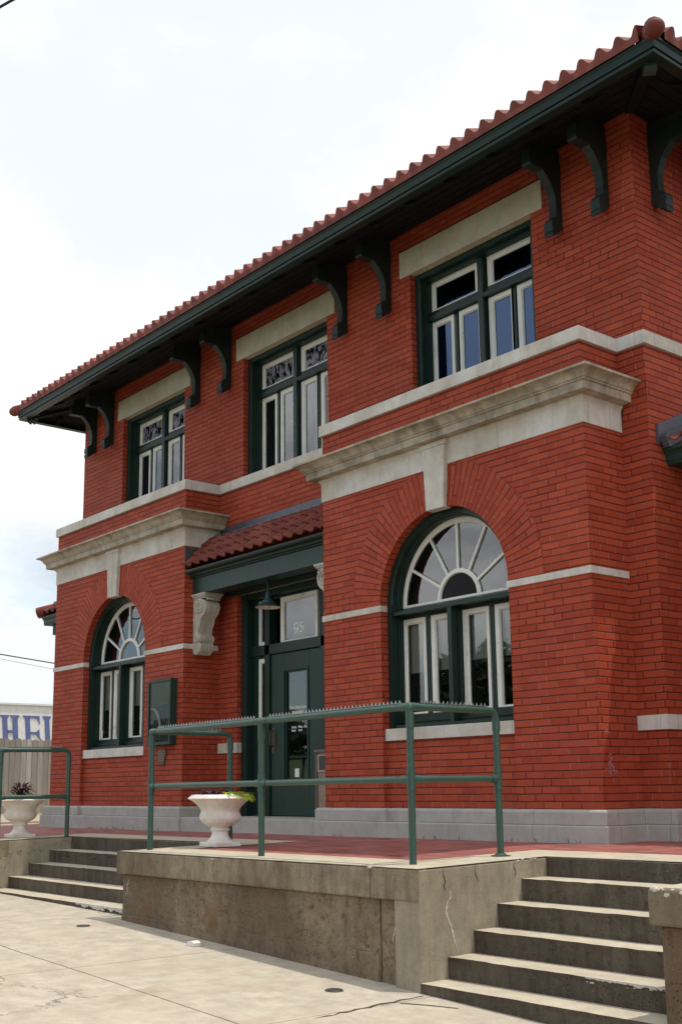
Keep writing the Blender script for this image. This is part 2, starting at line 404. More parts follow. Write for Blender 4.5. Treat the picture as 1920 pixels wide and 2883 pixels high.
PEBBLE=concrete_material('pebble_panel',(.36,.28,.20),(.24,.18,.13),.9,.1,None,bump=.9)
SIDING=stone_material('white_siding',(.68,.68,.65),(.42,.41,.38),.25,None,.6,.25)
BLUE=plain('blue_lettering',(.085,.115,.26),.6,var=.08,scale=2.)
CHIP=stone_material('broken_mortar',(.54,.50,.44),(.40,.34,.28),.3,None)
RUSTY=plain('door_plate_metal',(.10,.075,.06),.5,.5,var=.4,scale=30)

def fence_material():
    m,t,b=newmat('weathered_boards'); p=pos(t); x,y,z=t.sep(p)
    wn=t.add('ShaderNodeTexWhiteNoise',noise_dimensions='1D'); t.link(t.math('FLOOR',t.math('DIVIDE',t.math('ADD',y,2.204),.142)),wn.inputs['W'])
    gr=t.noise(t.scale(p,(9.,9.,.8)),3.2,5,.7); kn=t.noise(t.scale(p,(3.,3.,1.4)),2.,3,.6)
    c=t.mix(wn.outputs[0],(.19,.17,.145),(.41,.385,.345)); fb=t.math('FRACT',t.math('DIVIDE',t.math('ADD',y,2.204),.142)); c=t.mix(t.ramp(fb,.82,.93,0.,.75),c,(.10,.085,.07)); c=t.mix(t.ramp(gr,.45,.7,0.,.7),c,(.17,.145,.12)); c=t.mix(t.ramp(kn,.66,.72,0.,.8),c,(.10,.07,.05))
    c=t.mix(t.ramp(z,.0,.9,.35,0.),c,(.34,.26,.15))
    t.link(c,b.inputs['Base Color']); b.inputs['Roughness'].default_value=.85; t.link(t.bump(gr,.4,.01),b.inputs['Normal'])
    return m
BOARD=fence_material()

# ---------------------------------------------------------------- dimensions (metres, X along the street front, Y into the building)
BL0,BL1=-10.56,-6.74        # left bay
BR0,BR1=-3.77,0.0           # right bay
D=.555                      # depth of the bays
ML,MR=-10.84,.31            # main block
YB=9.0
HW=.915                     # half width of arched openings
CXL,CXR=-8.655,-1.89
SPR=2.44; AR=.90            # spring line, arch radius
SILLW=1.005
def tz(x,y): return .0407+.0195*y+.0038*x         # terrace surface
def gz(x):                                          # street surface
    x=max(-45.,min(30.,x))
    return -.769-.039*x if x>-3.5 else (-.6325+(x+3.5)*-.0121 if x>-7.2 else -.5878-.02*(x+7.2))

depot=thing('brick_depot','two storey red brick depot with arched bays, green trim and clay tile roof','building',(-5.27,0,0))
def part(mb,name,mat,**kw): return keep(mb.build(name,mat,**kw),depot)

# ---------------------------------------------------------------- brick walls
ZO=.32
def rect_x(mb,x0,x1,z0,z1,y):      # faces -Y
    mb.quad((x0,y,z0),(x1,y,z0),(x1,y,z1),(x0,y,z1),[(x0,z0-ZO),(x1,z0-ZO),(x1,z1-ZO),(x0,z1-ZO)])
def rect_y(mb,y0,y1,z0,z1,x,s=1):  # plane X = x
    mb.quad((x,y0,z0),(x,y1,z0),(x,y1,z1),(x,y0,z1),[(s*y0+.05,z0-ZO),(s*y1+.05,z0-ZO),(s*y1+.05,z1-ZO),(s*y0+.05,z1-ZO)])
def wall_holes(mb,x0,x1,z0,z1,y,holes):
    xs=sorted({x0,x1,*[h[0] for h in holes],*[h[1] for h in holes]}); zs=sorted({z0,z1,*[h[2] for h in holes],*[h[3] for h in holes]})
    for i in range(len(xs)-1):
        for j in range(len(zs)-1):
            cx=(xs[i]+xs[i+1])/2; cz=(zs[j]+zs[j+1])/2
            if any(h[0]<cx<h[1] and h[2]<cz<h[3] for h in holes): continue
            rect_x(mb,xs[i],xs[i+1],zs[j],zs[j+1],y)
UW=[(-9.53,-7.69),(-6.175,-4.345),(-2.805,-.965)]   # upper window openings
UZ0,UZ1=4.62,6.375
DX0,DX1=-6.30,-4.21; DZ1=3.12
w=MB()
wall_holes(w,ML,MR,-.4,7.25,D,[(a,b,UZ0,UZ1) for a,b in UW]+[(DX0,DX1,-.4,DZ1),(CXL-HW-.06,CXL+HW+.06,.3,3.5),(CXR-HW-.06,CXR+HW+.06,.3,3.5)])
for a,b in UW:
    for x,s in ((a,1),(b,-1)): rect_y(w,D,D+.075,UZ0,UZ1,x)
for x in (DX0,DX1): rect_y(w,D,D+.09,.0,DZ1,x)
rect_y(w,D,YB,-.4,7.25,MR); rect_y(w,D,YB,-.4,7.25,ML); rect_x(w,ML,MR,-.4,7.25,YB)
for x0,x1,cx in ((BL0,BL1,CXL),(BR0,BR1,CXR)):
    rect_y(w,0,D,-.3,4.6,x0); rect_y(w,0,D,-.3,4.6,x1)
    rect_x(w,x0,cx-HW,-.3,4.6,0); rect_x(w,cx+HW,x1,-.3,4.6,0)
    rect_x(w,cx-HW,cx+HW,-.3,SILLW,.055)
    for x in (cx-HW,cx+HW): rect_y(w,0,.20,-.3,SPR,x)
    N=28
    for i in range(N):
        a0=PI-PI*i/N; a1=PI-PI*(i+1)/N
        X0,Z0=cx+HW*math.cos(a0),SPR+AR*math.sin(a0); X1,Z1=cx+HW*math.cos(a1),SPR+AR*math.sin(a1)
        w.quad((X0,0,Z0),(X1,0,Z1),(X1,0,4.6),(X0,0,4.6),[(X0,Z0-ZO),(X1,Z1-ZO),(X1,4.6-ZO),(X0,4.6-ZO)])
        w.quad((X0,0,Z0),(X1,0,Z1),(X1,.20,Z1),(X0,.20,Z0),[(.0,AR*a0*.98),(0,AR*a1*.98),(.2,AR*a1*.98),(.2,AR*a0*.98)])
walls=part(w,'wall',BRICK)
# voussoirs: ring of rowlock bricks standing 4 mm proud
for cx,half in ((CXL,0),(CXL,1),(CXR,0),(CXR,1)):
    N=48; ro=1.355; v=MB()
    for i in range(24*half,24*half+24):
        a0=PI-PI*i/N; a1=PI-PI*(i+1)/N
        if 90-9<math.degrees((a0+a1)/2)<90+9: continue
        # outer edge is faceted: one flat per six bricks
        def rad(a):
            st=PI/10; k=math.floor(a/st); mid=(k+.5)*st; return ro*math.cos(st/2)/math.cos(a-mid)+.012*(k%2)
        P=[(cx+HW*math.cos(a),SPR+AR*math.sin(a)) for a in (a0,a1)]; am=(a0+a1)/2
        Q=[(cx+rad(am+(a-am)*.998)*math.cos(a)*1.012,SPR+rad(am+(a-am)*.998)*math.sin(a)) for a in (a0,a1)]
        k=1.08
        v.quad((P[0][0],-.004,P[0][1]),(P[1][0],-.004,P[1][1]),(Q[1][0],-.004,Q[1][1]),(Q[0][0],-.004,Q[0][1]),[(0,a0*k),(0,a1*k),(.44,a1*k),(.44,a0*k)])
        v.quad((Q[0][0],-.004,Q[0][1]),(Q[1][0],-.004,Q[1][1]),(Q[1][0],.002,Q[1][1]),(Q[0][0],.002,Q[0][1]),[(.44,a0*k),(.44,a1*k),(.45,a1*k),(.45,a0*k)])
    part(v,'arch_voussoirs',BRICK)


v=MB(); rs=random.Random(6)
for k in range(40): lump(v,(.0,.13+rs.gauss(0,.035),.70+rs.gauss(0,.05)),(.0025,.018*rs.random()+.004,.016*rs.random()+.004),rs)
for k in range(14): lump(v,(.0,.10+rs.gauss(0,.02),.98+rs.gauss(0,.03)),(.0022,.012*rs.random()+.004,.010*rs.random()+.003),rs)
part(v,'scraped_paint',plain('scraped_paint',(.30,.12,.105),.8,var=.3,scale=30))
# ---------------------------------------------------------------- stone trim
p=MB()
foot=[(ML,YB),(ML,D),(BL0,D),(BL0,0),(BL1,0),(BL1,D),(BR0,D),(BR0,0),(BR1,0),(BR1,D),(MR,D),(MR,YB)]
lower=[(0,-.7),(.105,-.7),(.105,.178),(.098,.186),(0,.187)]
upperp=[(0,.188),(.085,.188),(.085,.30),(.07,.318),(-.01,.322)]
def notch(cx): return [(cx-.885,0),(cx-.885,.05),(cx+.885,.05),(cx+.885,0)]
p.sweep([(ML,YB),(ML,D),(BL0,D),(BL0,0),(BL1,0),(BL1,.30)],lower); p.sweep([(BR0,.30),(BR0,0),(BR1,0),(BR1,D),(MR,D),(MR,YB)],lower)
p.sweep([(ML,YB),(ML,D),(BL0,D),(BL0,0),*notch(CXL),(BL1,0),(BL1,D),(DX0,D)],upperp)
p.sweep([(DX1,D),(BR0,D),(BR0,0),*notch(CXR),(BR1,0),(BR1,D),(MR,D),(MR,YB)],upperp)
part(p,'plinth',PLINTH,bevel=.006)
s=MB(); s.box(BL1-.10,BR0+.10,-.075,.86,-.7,.19)
part(s,'door_step',PLINTH,bevel=.008)
bp=[(0,2.37),(.014,2.372),(.014,2.436),(0,2.44)]
for x0,x1,cx in ((BL0,BL1,CXL),(BR0,BR1,CXR)):
    b=MB(); b.sweep([(x0,D),(x0,0),(cx-HW,0),(cx-HW,.085)],bp); part(b,'spring_band',LIME)
    b=MB(); b.sweep([(cx+HW,.085),(cx+HW,0),(x1,0),(x1,D-.02)],bp); part(b,'spring_band',LIME)
b=MB()   # sill band round the whole block above the cornice
b.sweep(foot,[(0,4.545),(.032,4.548),(.032,4.672),(.022,4.682),(-.06,4.70)])
for x0,x1 in ((BL0,BL1),(BR0,BR1)): b.quad((x0-.0,.0,4.690),(x1,.0,4.690),(x1,D+.02,4.705),(x0,D+.02,4.705))
for a,c in UW: b.box(a-.02,c+.02,D+.01,D+.35,4.60,4.69)
part(b,'sill_band',LIME)
lp=[(0,1.0),(.012,1.0),(.012,1.128),(0,1.13)]
for pth in ([(BL1+.01,D),(DX0,D),(DX0,D+.08)],[(BR1,D),(MR,D),(MR,YB)],[(DX1,D+.08),(DX1,D),(BR0,D)]):
    b=MB(); b.sweep(pth,lp); part(b,'low_band',LIME)
for x0,x1,cx in ((BL0,BL1,CXL),(BR0,BR1,CXR)):
    path=[(x0,D),(x0,0),(x1,0),(x1,D)]; fr=MB(); cr=MB(); ks=MB()
    fr.sweep(path,[(0,3.762),(.012,3.762),(.012,3.965),(.02,3.985),(.036,4.0),(.036,4.02)])
    cr.sweep(path,[(.0,4.02),(.135,4.025),(.138,4.098),(.153,4.103),(.157,4.118),(.168,4.122),(.18,4.15),(.205,4.175),(.235,4.188),(.255,4.19),(.255,4.212),(.0,4.245)])
    # keystone, flaring upwards
    k=[(cx-.125,3.312),(cx+.125,3.312),(cx+.165,3.995),(cx-.165,3.995)]
    ks.prism(k,lambda a,b_,t:(a,t,b_),-.055,.06)
    ks.prism([(cx-.185,3.965),(cx+.185,3.965),(cx+.195,4.018),(cx-.195,4.018)],lambda a,b_,t:(a,t,b_),-.068,.03)
    part(fr,'frieze',LIME,bevel=.004); part(cr,'cornice',CORN,smooth=True,sharp=28); part(ks,'keystone',LIME,bevel=.004)
for a,c in UW:
    l=MB(); l.box(a-.165,c+.165,D-.018,D+.30,6.38,6.70); part(l,'window_lintel',LINTEL,bevel=.005)
for cx in (CXL,CXR):
    l=MB(); l.box(cx-HW+.004,cx+HW-.004,.028,.30,SILLW,1.128); part(l,'window_sill',LIME,bevel=.004)

# ---------------------------------------------------------------- windows
def bars(mb,x0,x1,z0,z1,y,wl,wr,wt,wb,dep):
    """rectangular sash frame with a bevelled inner edge, face at y"""
    bev=.013
    O=[(x0,z0),(x1,z0),(x1,z1),(x0,z1)]; I=[(x0+wl,z0+wb),(x1-wr,z0+wb),(x1-wr,z1-wt),(x0+wl,z1-wt)]
    J=[(x0+wl+bev,z0+wb+bev*.7),(x1-wr-bev,z0+wb+bev*.7),(x1-wr-bev,z1-wt-bev),(x0+wl+bev,z1-wt-bev)]
    for i in range(4):
        j=(i+1)%4
        mb.quad((O[i][0],y,O[i][1]),(O[j][0],y,O[j][1]),(I[j][0],y,I[j][1]),(I[i][0],y,I[i][1]))
        mb.quad((I[i][0],y,I[i][1]),(I[j][0],y,I[j][1]),(J[j][0],y+.018,J[j][1]),(J[i][0],y+.018,J[i][1]))
        mb.quad((J[i][0],y+.018,J[i][1]),(J[j][0],y+.018,J[j][1]),(J[j][0],y+dep,J[j][1]),(J[i][0],y+dep,J[i][1]))
        mb.quad((O[j][0],y,O[j][1]),(O[i][0],y,O[i][1]),(O[i][0],y+dep,O[i][1]),(O[j][0],y+dep,O[j][1]))
    return J
def pane_rect(x0,x1,z0,z1,y,mat,parent,tilt=0):
    g=MB(); g.quad((x0,y,z0),(x1,y+tilt,z0),(x1,y+tilt,z1),(x0,y,z1)); o=g.build('pane',mat); keep_sub(o,parent); return o
def keep_sub(o,parent):
    o.parent=parent; o.matrix_parent_inverse=Matrix.Translation(depot.location).inverted()
    return o
def sub(mb,name,mat,parent,**kw): return keep_sub(mb.build(name,mat,**kw),parent)
# children of depot keep world coordinates, so their own children only need the same shift undone once
def keep_sub(o,parent):
    o.parent=parent; o.matrix_parent_inverse=Matrix.Identity(4); return o

YC,YS=.09,.25
def arch_window(cx,shades):
    c=MB(); ri=.835; N=28; X0=cx-HW+.012; X1=cx+HW-.012; R0=AR-.004; kx=(HW-.012)/R0
    def arcp(r,a,y): return (cx+r*kx*math.cos(a),y,SPR+r*math.sin(a))
    for i in range(N):
        a0=PI-PI*i/N; a1=PI-PI*(i+1)/N
        c.quad(arcp(R0,a0,YC),arcp(R0,a1,YC),arcp(ri+.012,a1,YC),arcp(ri+.012,a0,YC))
        c.quad(arcp(ri+.012,a0,YC),arcp(ri+.012,a1,YC),arcp(ri,a1,YC+.02),arcp(ri,a0,YC+.02))
        c.quad(arcp(ri,a0,YC+.02),arcp(ri,a1,YC+.02),arcp(ri,a1,YC+.085),arcp(ri,a0,YC+.085))
        c.quad(arcp(ri,a0,YC+.085),arcp(ri,a1,YC+.085),arcp(ri-.012,a1,YC+.09),arcp(ri-.012,a0,YC+.09))
        c.quad(arcp(ri-.012,a0,YC+.09),arcp(ri-.012,a1,YC+.09),arcp(ri-.012,a1,.34),arcp(ri-.012,a0,.34))
    xi=ri*kx
    for sg in (-1,1):
        xa,xb=sorted((cx+sg*(HW-.012),cx+sg*xi)); c.box(xa,xb,YC,.34,1.128,SPR)
        xa,xb=sorted((cx+sg*xi,cx+sg*(xi-.014))); c.box(xa,xb,YC+.085,.34,1.128,SPR)
    # transom: thin moulded member below the fan light
    c.box(cx-xi+.012,cx+xi-.012,YC+.012,.33,2.322,2.362); c.prism([(YC+.03,2.362),(.33,2.362),(.33,2.41),(.235,2.41)],lambda a,b_,t:(t,a,b_),cx-xi+.013,cx+xi-.013)
    c.box(cx-xi+.013,cx+xi-.013,.235,.33,2.288,2.322)
    # bottom rail in steps
    for z0,z1,y in ((1.128,1.165,YC+.012),(1.165,1.195,.19),(1.195,1.205,.165),(1.205,1.24,.215),(1.24,1.278,.235)): c.box(cx-xi+.013,cx+xi-.013,y,.33,z0,z1)
    c.box(cx-.028,cx+.028,YC+.02,.33,1.1655,2.321); c.box(cx-.045,cx+.045,.20,.329,1.1656,2.3205)
    for k in (-1,1): c.box(cx+k*.465-.045,cx+k*.465+.045,.262,.328,1.1657,2.3204)
    win=part(c,'arched_window',GREEN,smooth=True,sharp=25)
    # fan light sash
    f=MB(); ro=.872; fi=.795; zb=2.412
    def ap(r,a,y): return (cx+r*math.cos(a),y,2.424+r*.985*math.sin(a))
    for i in range(N):
        a0=PI-PI*i/N; a1=PI-PI*(i+1)/N
        for (ra,ya),(rb,yb) in (((ro,YS),(fi+.012,YS)),((fi+.012,YS),(fi,YS+.016)),((fi,YS+.016),(fi,YS+.04))): f.quad(ap(ra,a0,ya),ap(ra,a1,ya),ap(rb,a1,yb),ap(rb,a0,yb))
        for (ra,ya),(rb,yb) in (((.312,YS+.04),(.312,YS+.006)),((.312,YS+.006),(.300,YS-.002)),((.300,YS-.002),(.268,YS-.002)),((.268,YS-.002),(.262,YS+.01)),((.262,YS+.01),(.262,YS+.04))):
            f.quad(ap(ra,a0,ya),ap(ra,a1,ya),ap(rb,a1,yb),ap(rb,a0,yb))
    f.box(cx-ro,cx+ro,YS-.003,YS+.04,zb-.004,zb+.026)
    for k in range(1,6):
        a=PI*k/6; d=Vector((math.cos(a),math.sin(a)*.985)); n=Vector((-d.y,d.x)); h=.0135
        q=[]
        for r,sg in ((.305,-1),(.80,-1),(.80,1),(.305,1)): q.append((cx+r*d.x+sg*h*n.x,2.424+r*d.y+sg*h*n.y))
        f.prism(q,lambda a_,b_,t:(a_,t,b_),YS+.004,YS+.04)
    sub(f,'fanlight_sash',WHITE,win,smooth=True,sharp=30)
    g=MB(); yg=YS+.024
    for i in range(N):
        a0=PI-PI*i/N; a1=PI-PI*(i+1)/N
        g.quad(ap(.28,a0,yg),ap(.28,a1,yg),ap(.80,a1,yg),ap(.80,a0,yg))
    sub(g,'fanlight_pane',GLASS,win)
    g=MB()
    for i in range(N):
        a0=PI-PI*i/N; a1=PI-PI*(i+1)/N; g.face([ap(.0,a0,yg),ap(.28,a1,yg),ap(.28,a0,yg)])
    sub(g,'half_round_pane',GLASSD if cx>-4 else GLASS,win)
    for k,x0 in enumerate((-.855,-.41,.052,.495)):
        a,b_=cx+x0,cx+x0+.362
        m=MB(); J=bars(m,a,b_,1.278,2.288,YS+.0,.050,.036,.045,.014,.04); sub(m,'casement_sash',WHITE,win)
        pane_rect(a+.03,b_-.03,1.285,2.27,YS+.026,GLASS,win,.002*(k%2))
    for x0,x1,zs in shades:
        m=MB(); m.box(cx+x0,cx+x1,YS+.075,YS+.081,zs,2.30); m.box(cx+x0,cx+x1,YS+.070,YS+.086,zs-.018,zs); sub(m,'roller_blind',BLIND,win)
    return win
wl=arch_window(CXL,((-.84,-.06,1.74),(.06,.84,1.755)))
wr=arch_window(CXR,((-.84,-.06,1.735),(.06,.84,1.80)))
n=MB(); n.box(CXL-.80,CXL-.715,YS-.006,YS-.003,1.295,1.42); sub(n,'paper_notice',PAPER,wl)

def upper_window(a,b,gl):
    cx=(a+b)/2; c=MB(); y0=D+.075; y1=.74; ys=.80
    xo=(b-a)/2
    for sg in (-1,1):
        xa,xb=sorted((cx+sg*xo,cx+sg*(xo-.085))); c.box(xa,xb,y0,.88,UZ0+.07,UZ1)
        xa,xb=sorted((cx+sg*(xo-.085),cx+sg*(xo-.10))); c.box(xa,xb,y0+.07,.88,UZ0+.07,UZ1)
    c.box(a+.086,b-.086,y0+.003,.879,6.318,UZ1); c.box(a+.10,b-.10,.70,.878,6.30,6.318)
    c.box(cx-.037,cx+.037,y1,.877,UZ0+.07,6.30)
    for x0,x1 in ((a+.10,cx-.037),(cx+.037,b-.10)): c.box(x0,x1,y1+.004,.876,5.82,5.876); c.box(x0,x1,.785,.876,5.876,5.94)
    c.box(a+.10,b-.10,.77,.875,UZ0+.07,4.735)
    for k in (-1,1): c.box(cx+k*.425-.03,cx+k*.425+.03,.80,.87,4.735,5.82)
    win=part(c,'upper_window',GREEN)
    for x0,x1 in ((-.842,-.075),(.062,.842)):
        m=MB(); bars(m,cx+x0,cx+x1,5.94,6.302,ys,.06,.05,.05,.022,.04); sub(m,'transom_sash',WHITE,win)
        pane_rect(cx+x0+.03,cx+x1-.03,5.95,6.28,ys+.026,gl[0],win)
    for k,x0 in enumerate((-.842,-.420,.062,.478)):
        m=MB(); bars(m,cx+x0,cx+x0+.362,4.735,5.812,ys,.058,.040,.05,.03,.04); sub(m,'casement_sash',WHITE,win)
        pane_rect(cx+x0+.03,cx+x0+.335,4.75,5.79,ys+.026,gl[1],win,.003*(k%3-1))
    return win
upper_window(*UW[0],(GLASSP,GLASS)); upper_window(*UW[1],(GLASSP,GLASS)); upper_window(*UW[2],(GLASSB,GLASSB))

# dark rooms behind the glass
r=MB()
for z in (.15,4.28,6.9): r.quad((ML+.02,D+.4,z),(MR-.02,D+.4,z),(MR-.02,YB-.1,z),(ML+.02,YB-.1,z))
r.quad((ML+.02,3.6,-.3),(MR-.02,3.6,-.3),(MR-.02,3.6,7.1),(ML+.02,3.6,7.1))
for x in (-6.73,-3.78): r.quad((x,D+.9,-.3),(x,3.6,-.3),(x,3.6,7.1),(x,D+.9,7.1))
part(r,'interior_wall',ROOM)

# ---------------------------------------------------------------- front door
d=MB(); yf=.62; yp=.705
d.box(DX0+.004,DX0+.12,yf,.86,.19,DZ1); d.box(DX1-.12,DX1-.004,yf,.86,.19,DZ1)
d.box(DX0+.12,DX1-.12,yf+.02,.86,3.0,DZ1)
d.box(DX0+.12,DX1-.12,yp,.84,2.245,2.375)
for x in (-5.895,-4.72): d.box(x,x+.105,yp,.84,.19,3.0)
for x in (DX0+.12,DX1-.22): d.box(x,x+.10,.735,.83,.19,3.0)
d.box(-6.08,-5.895,.735,.83,.19,.31); d.box(-4.615,-4.43,.735,.83,.19,.31)
d.box(-6.08,-5.895,.735,.83,2.21,2.245); d.box(-4.615,-4.43,.735,.83,2.21,2.245)
for x0,x1 in ((-6.08,-5.895),(-4.615,-4.43)): d.box(x0,x1,.735,.83,2.97,3.0)
d.box(-5.79,-4.72,.745,.83,2.97,3.0)
door=part(d,'front_door',GREEN,bevel=.004)
m=MB()   # leaf
y=.735
gx0,gx1,gz0,gz1=-5.475,-5.045,.655,1.985
m.box(-5.785,gx0-.05,y,y+.05,.20,2.238); m.box(gx1+.05,-4.724,y,y+.05,.20,2.238)
m.box(gx0-.05,gx1+.05,y,y+.05,gz1+.05,2.238); m.box(gx0-.05,gx1+.05,y,y+.05,.20,gz0-.05)
for x0,x1,z0,z1 in ((gx0-.05,gx0-.02,gz0-.05,gz1+.05),(gx1+.02,gx1+.05,gz0-.05,gz1+.05),(gx0-.02,gx1+.02,gz1+.02,gz1+.05),(gx0-.02,gx1+.02,gz0-.05,gz0-.02)): m.box(x0,x1,y-.012,y+.049,z0,z1)
for x0,x1,z0,z1 in ((gx0-.02,gx0,gz0-.02,gz1+.02),(gx1,gx1+.02,gz0-.02,gz1+.02),(gx0,gx1,gz1,gz1+.02),(gx0,gx1,gz0-.02,gz0)): m.box(x0,x1,y+.01,y+.048,z0,z1)
m.box(gx0,gx1,y+.05,y+.07,.905,.955)
sub(m,'door_leaf',GREENB,door,bevel=.003)
pane_rect(gx0-.01,gx1+.01,gz0-.01,gz1+.01,y+.03,GLASS,door)
m=MB(); bars(m,-5.60,-4.835,2.378,2.972,.75,.05,.04,.055,.02,.04); bars(m,-6.105,-5.90,2.378,2.972,.75,.045,.03,.055,.05,.04); bars(m,-4.61,-4.405,2.378,2.972,.75,.045,.03,.055,.05,.04)
bars(m,-6.105,-5.90,.31,2.21,.75,.045,.03,.05,.03,.04); bars(m,-4.61,-4.405,.31,2.21,.75,.045,.03,.05,.03,.04)
sub(m,'light_sash',WHITE,door)
pane_rect(-5.56,-4.87,2.39,2.93,.777,GLASS,door)
m=MB(); m.box(-5.785,-4.72,.752,.80,2.376,2.972)
m=MB()
for x0,x1 in ((-6.07,-5.92),(-4.59,-4.42)):
    m=MB(); m.quad((x0,.777,.32),(x1,.777,.32),(x1,.777,2.18),(x0,.777,2.18)); m.quad((x0,.777,2.40),(x1,.777,2.40),(x1,.777,2.94),(x0,.777,2.94)); sub(m,'side_pane',GLASS,door)
m=MB(); m.box(-5.765,-5.70,y-.006,y,.98,1.30); m.tube([(-5.735,y-.006,1.26),(-5.735,y-.05,1.26),(-5.735,y-.055,1.18),(-5.735,y-.05,1.08),(-5.735,y-.006,1.06)],.010,8); sub(m,'door_handle',RUSTY,door,smooth=True)
m=MB(); m.box(-5.32,-5.235,y+.024,y+.028,.67,.775); sub(m,'paper_notice',PAPER,door)
def text(body,x,z,y,size,mat,parent,name,align='CENTER',sx=1.):
    cu=bpy.data.curves.new('t','FONT'); cu.body=body; cu.size=size; cu.align_x=align; cu.extrude=.0008
    o=bpy.data.objects.new('t',cu); COL.objects.link(o); bpy.context.view_layer.update()
    me=bpy.data.meshes.new_from_object(o.evaluated_get(bpy.context.evaluated_depsgraph_get()))
    bpy.data.objects.remove(o); me.transform(Matrix.Translation((x,y,z))@Matrix.Rotation(PI/2,4,'X')@Matrix.Diagonal((sx,1,1,1)))
    me.materials.clear(); me.materials.append(mat); q=bpy.data.objects.new(name,me); COL.objects.link(q); keep_sub(q,parent); return q
yt=y+.0288
for s_,z_,sz in (('Delta Cultural Center',1.515,.062),('Museum Hours',1.455,.06)): text(s_,-5.255,z_,yt,sz,LETTER,door,'door_lettering',sx=.62)
for a_,b_,z_ in (('Monday','closed holidays',1.405),('Saturday','9:00am - 5:00pm',1.275),('Sunday','closed',1.235)):
    text(a_,-5.39,z_,yt,.042,LETTER,door,'door_lettering','LEFT',.7); text(b_,-5.25,z_,yt,.042,LETTER,door,'door_lettering','LEFT',.7)
text('9:00am - 5:00pm',-5.25,1.365,yt,.042,LETTER,door,'door_lettering','LEFT',.7)
# house number in drawn old-style serif strokes
nb=MB()
def stroke(pts,rad,y_): nb.tube([(a,y_,b) for a,b in pts],.01,6,True,rad)
cx9,z9=-5.245,2.545
stroke([(cx9-.055+.036*math.cos(a)-.0,z9+.02+.042*math.sin(a)) for a in [i*2*PI/14 for i in range(15)]],[.0075+.004*abs(math.cos(i*2*PI/14)) for i in range(15)],.772)
stroke([(cx9-.019,z9+.02),(cx9-.022,z9-.02),(cx9-.04,z9-.05),(cx9-.07,z9-.065),(cx9-.085,z9-.055)],[.011,.011,.009,.007,.008],.772)
stroke([(cx9+.075,z9+.062),(cx9+.03,z9+.055),(cx9+.024,z9+.012)],[.009,.009,.007],.772)
stroke([(cx9+.024,z9+.012),(cx9+.05,z9+.02),(cx9+.075,z9+.002),(cx9+.078,z9-.03),(cx9+.058,z9-.058),(cx9+.03,z9-.062),(cx9+.018,z9-.05)],[.007,.008,.011,.012,.009,.007,.008],.772)
nb.v=[(a,.7758+(b_-.772)*.06,c_) for a,b_,c_ in nb.v]
sub(nb,'house_number',LETTER,door,smooth=True)

# ---------------------------------------------------------------- clay tile roofs
def wave(f):
    f=f%1.
    return math.sin(PI*f/.60) if f<.60 else -.30*math.sin(PI*(f-.60)/.40)
def tile_slope(mb,origin,ux,up,period,phase,L,course,xr,amp=.05,sub_=8,lift=.022,close=None):
    """origin: point on the eave line; ux: unit vector along the eave; up: unit vector up the slope; xr(d)->(x0,x1) extent at distance d up the slope"""
    O=Vector(origin); ux=Vector(ux); up=Vector(up); nr=ux.cross(up).normalized()
    if nr.z<0: nr=-nr
    def P(x,d,extra): 
        h=amp*wave((x-phase)/period); return O+ux*x+up*d+nr*(h+extra)
    rows=int(math.ceil(L/course)); dx=period/sub_
    for r in range(rows):
        d0=r*course; d1=min(L,(r+1)*course+.0)
        if d1<=d0: break
        a0,a1=xr((d0+d1)/2); i0=int(math.ceil((a0-phase)/dx)); i1=int(math.floor((a1-phase)/dx))
        xs=[a0]+[phase+i*dx for i in range(i0,i1+1)]+[a1]
        for x,x2 in zip(xs[:-1],xs[1:]):
            if x2-x<1e-5: continue
            jx=0.
            A,B,C_,D_=P(x,d0,lift),P(x2,d0,lift),P(x2,d1,.0),P(x,d1,.0)
            mb.face((A,B,C_,D_))
            if r>0 or close is None:
                mb.face((P(x,d0,lift-.02),P(x2,d0,lift-.02),B,A))
            elif close is not None:
                za=close; mb.face(((O+ux*x).to_tuple()[:2]+(za,),(O+ux*x2).to_tuple()[:2]+(za,),B,A))
EY=-.33; EX0,EX1=-11.534,1.22; EB=YB+.885
SL=.46; un=math.hypot(1,SL)
tl=MB()
ze=6.915
half=(EB-EY)/2
def xrf(d):
    h=d/un; return (EX0-.05+h,EX1+.05-h)
tile_slope(tl,(0,EY-.05,ze-.02),(1,0,0),(0,1/un,SL/un),.2031,.909-.061,5.0*un,.34,xrf,.062,8,.022,6.832)
def yrf(d):
    h=d/un; return (EY-.05+h,EB+.05-h)
tile_slope(tl,(EX1+.05,0,ze-.02),(0,1,0),(-1/un,0,SL/un),.2031,.0,5.0*un,.34,yrf,.062,8,.022,6.832)
tile_slope(tl,(EX0-.05,0,ze-.02),(0,1,0),(1/un,0,SL/un),.2031,.0,5.0*un,.34,yrf,.062,8,.022,6.832)
tl.quad((EX0,EB,ze),(EX1,EB,ze),(EX1-5,EB-5,ze+5*SL),(EX0+5,EB-5,ze+5*SL))
roof=part(tl,'roof',TILE,smooth=True,sharp=50)
for x,sg in ((EX1+.05,-1),(EX0-.05,1)):
    h=MB()
    for k in range(14):
        t0=k*.36-.02; t1=t0+.42
        P0=Vector((x+sg*t0*.69,EY-.05+t0*.69,ze-.055+t0*.69*SL+.012)); P1=Vector((x+sg*t1*.69,EY-.05+t1*.69,ze-.055+t1*.69*SL-.01))
        h.tube([P0,P1],.1,12,True,[.088,.072])
    # rounded starter tile at the corner
    pr=[(.0,.078)]+[(.088*math.sin(a),.078*math.cos(a)) for a in [i*PI/12 for i in range(1,12)]]+[(.0,-.078)]
    h.lathe([(r_,z_-.0) for r_,z_ in pr],(x-sg*.015,EY-.06,ze-.055),18)
    sub(h,'hip_tile',TILE,roof,smooth=True,sharp=60)
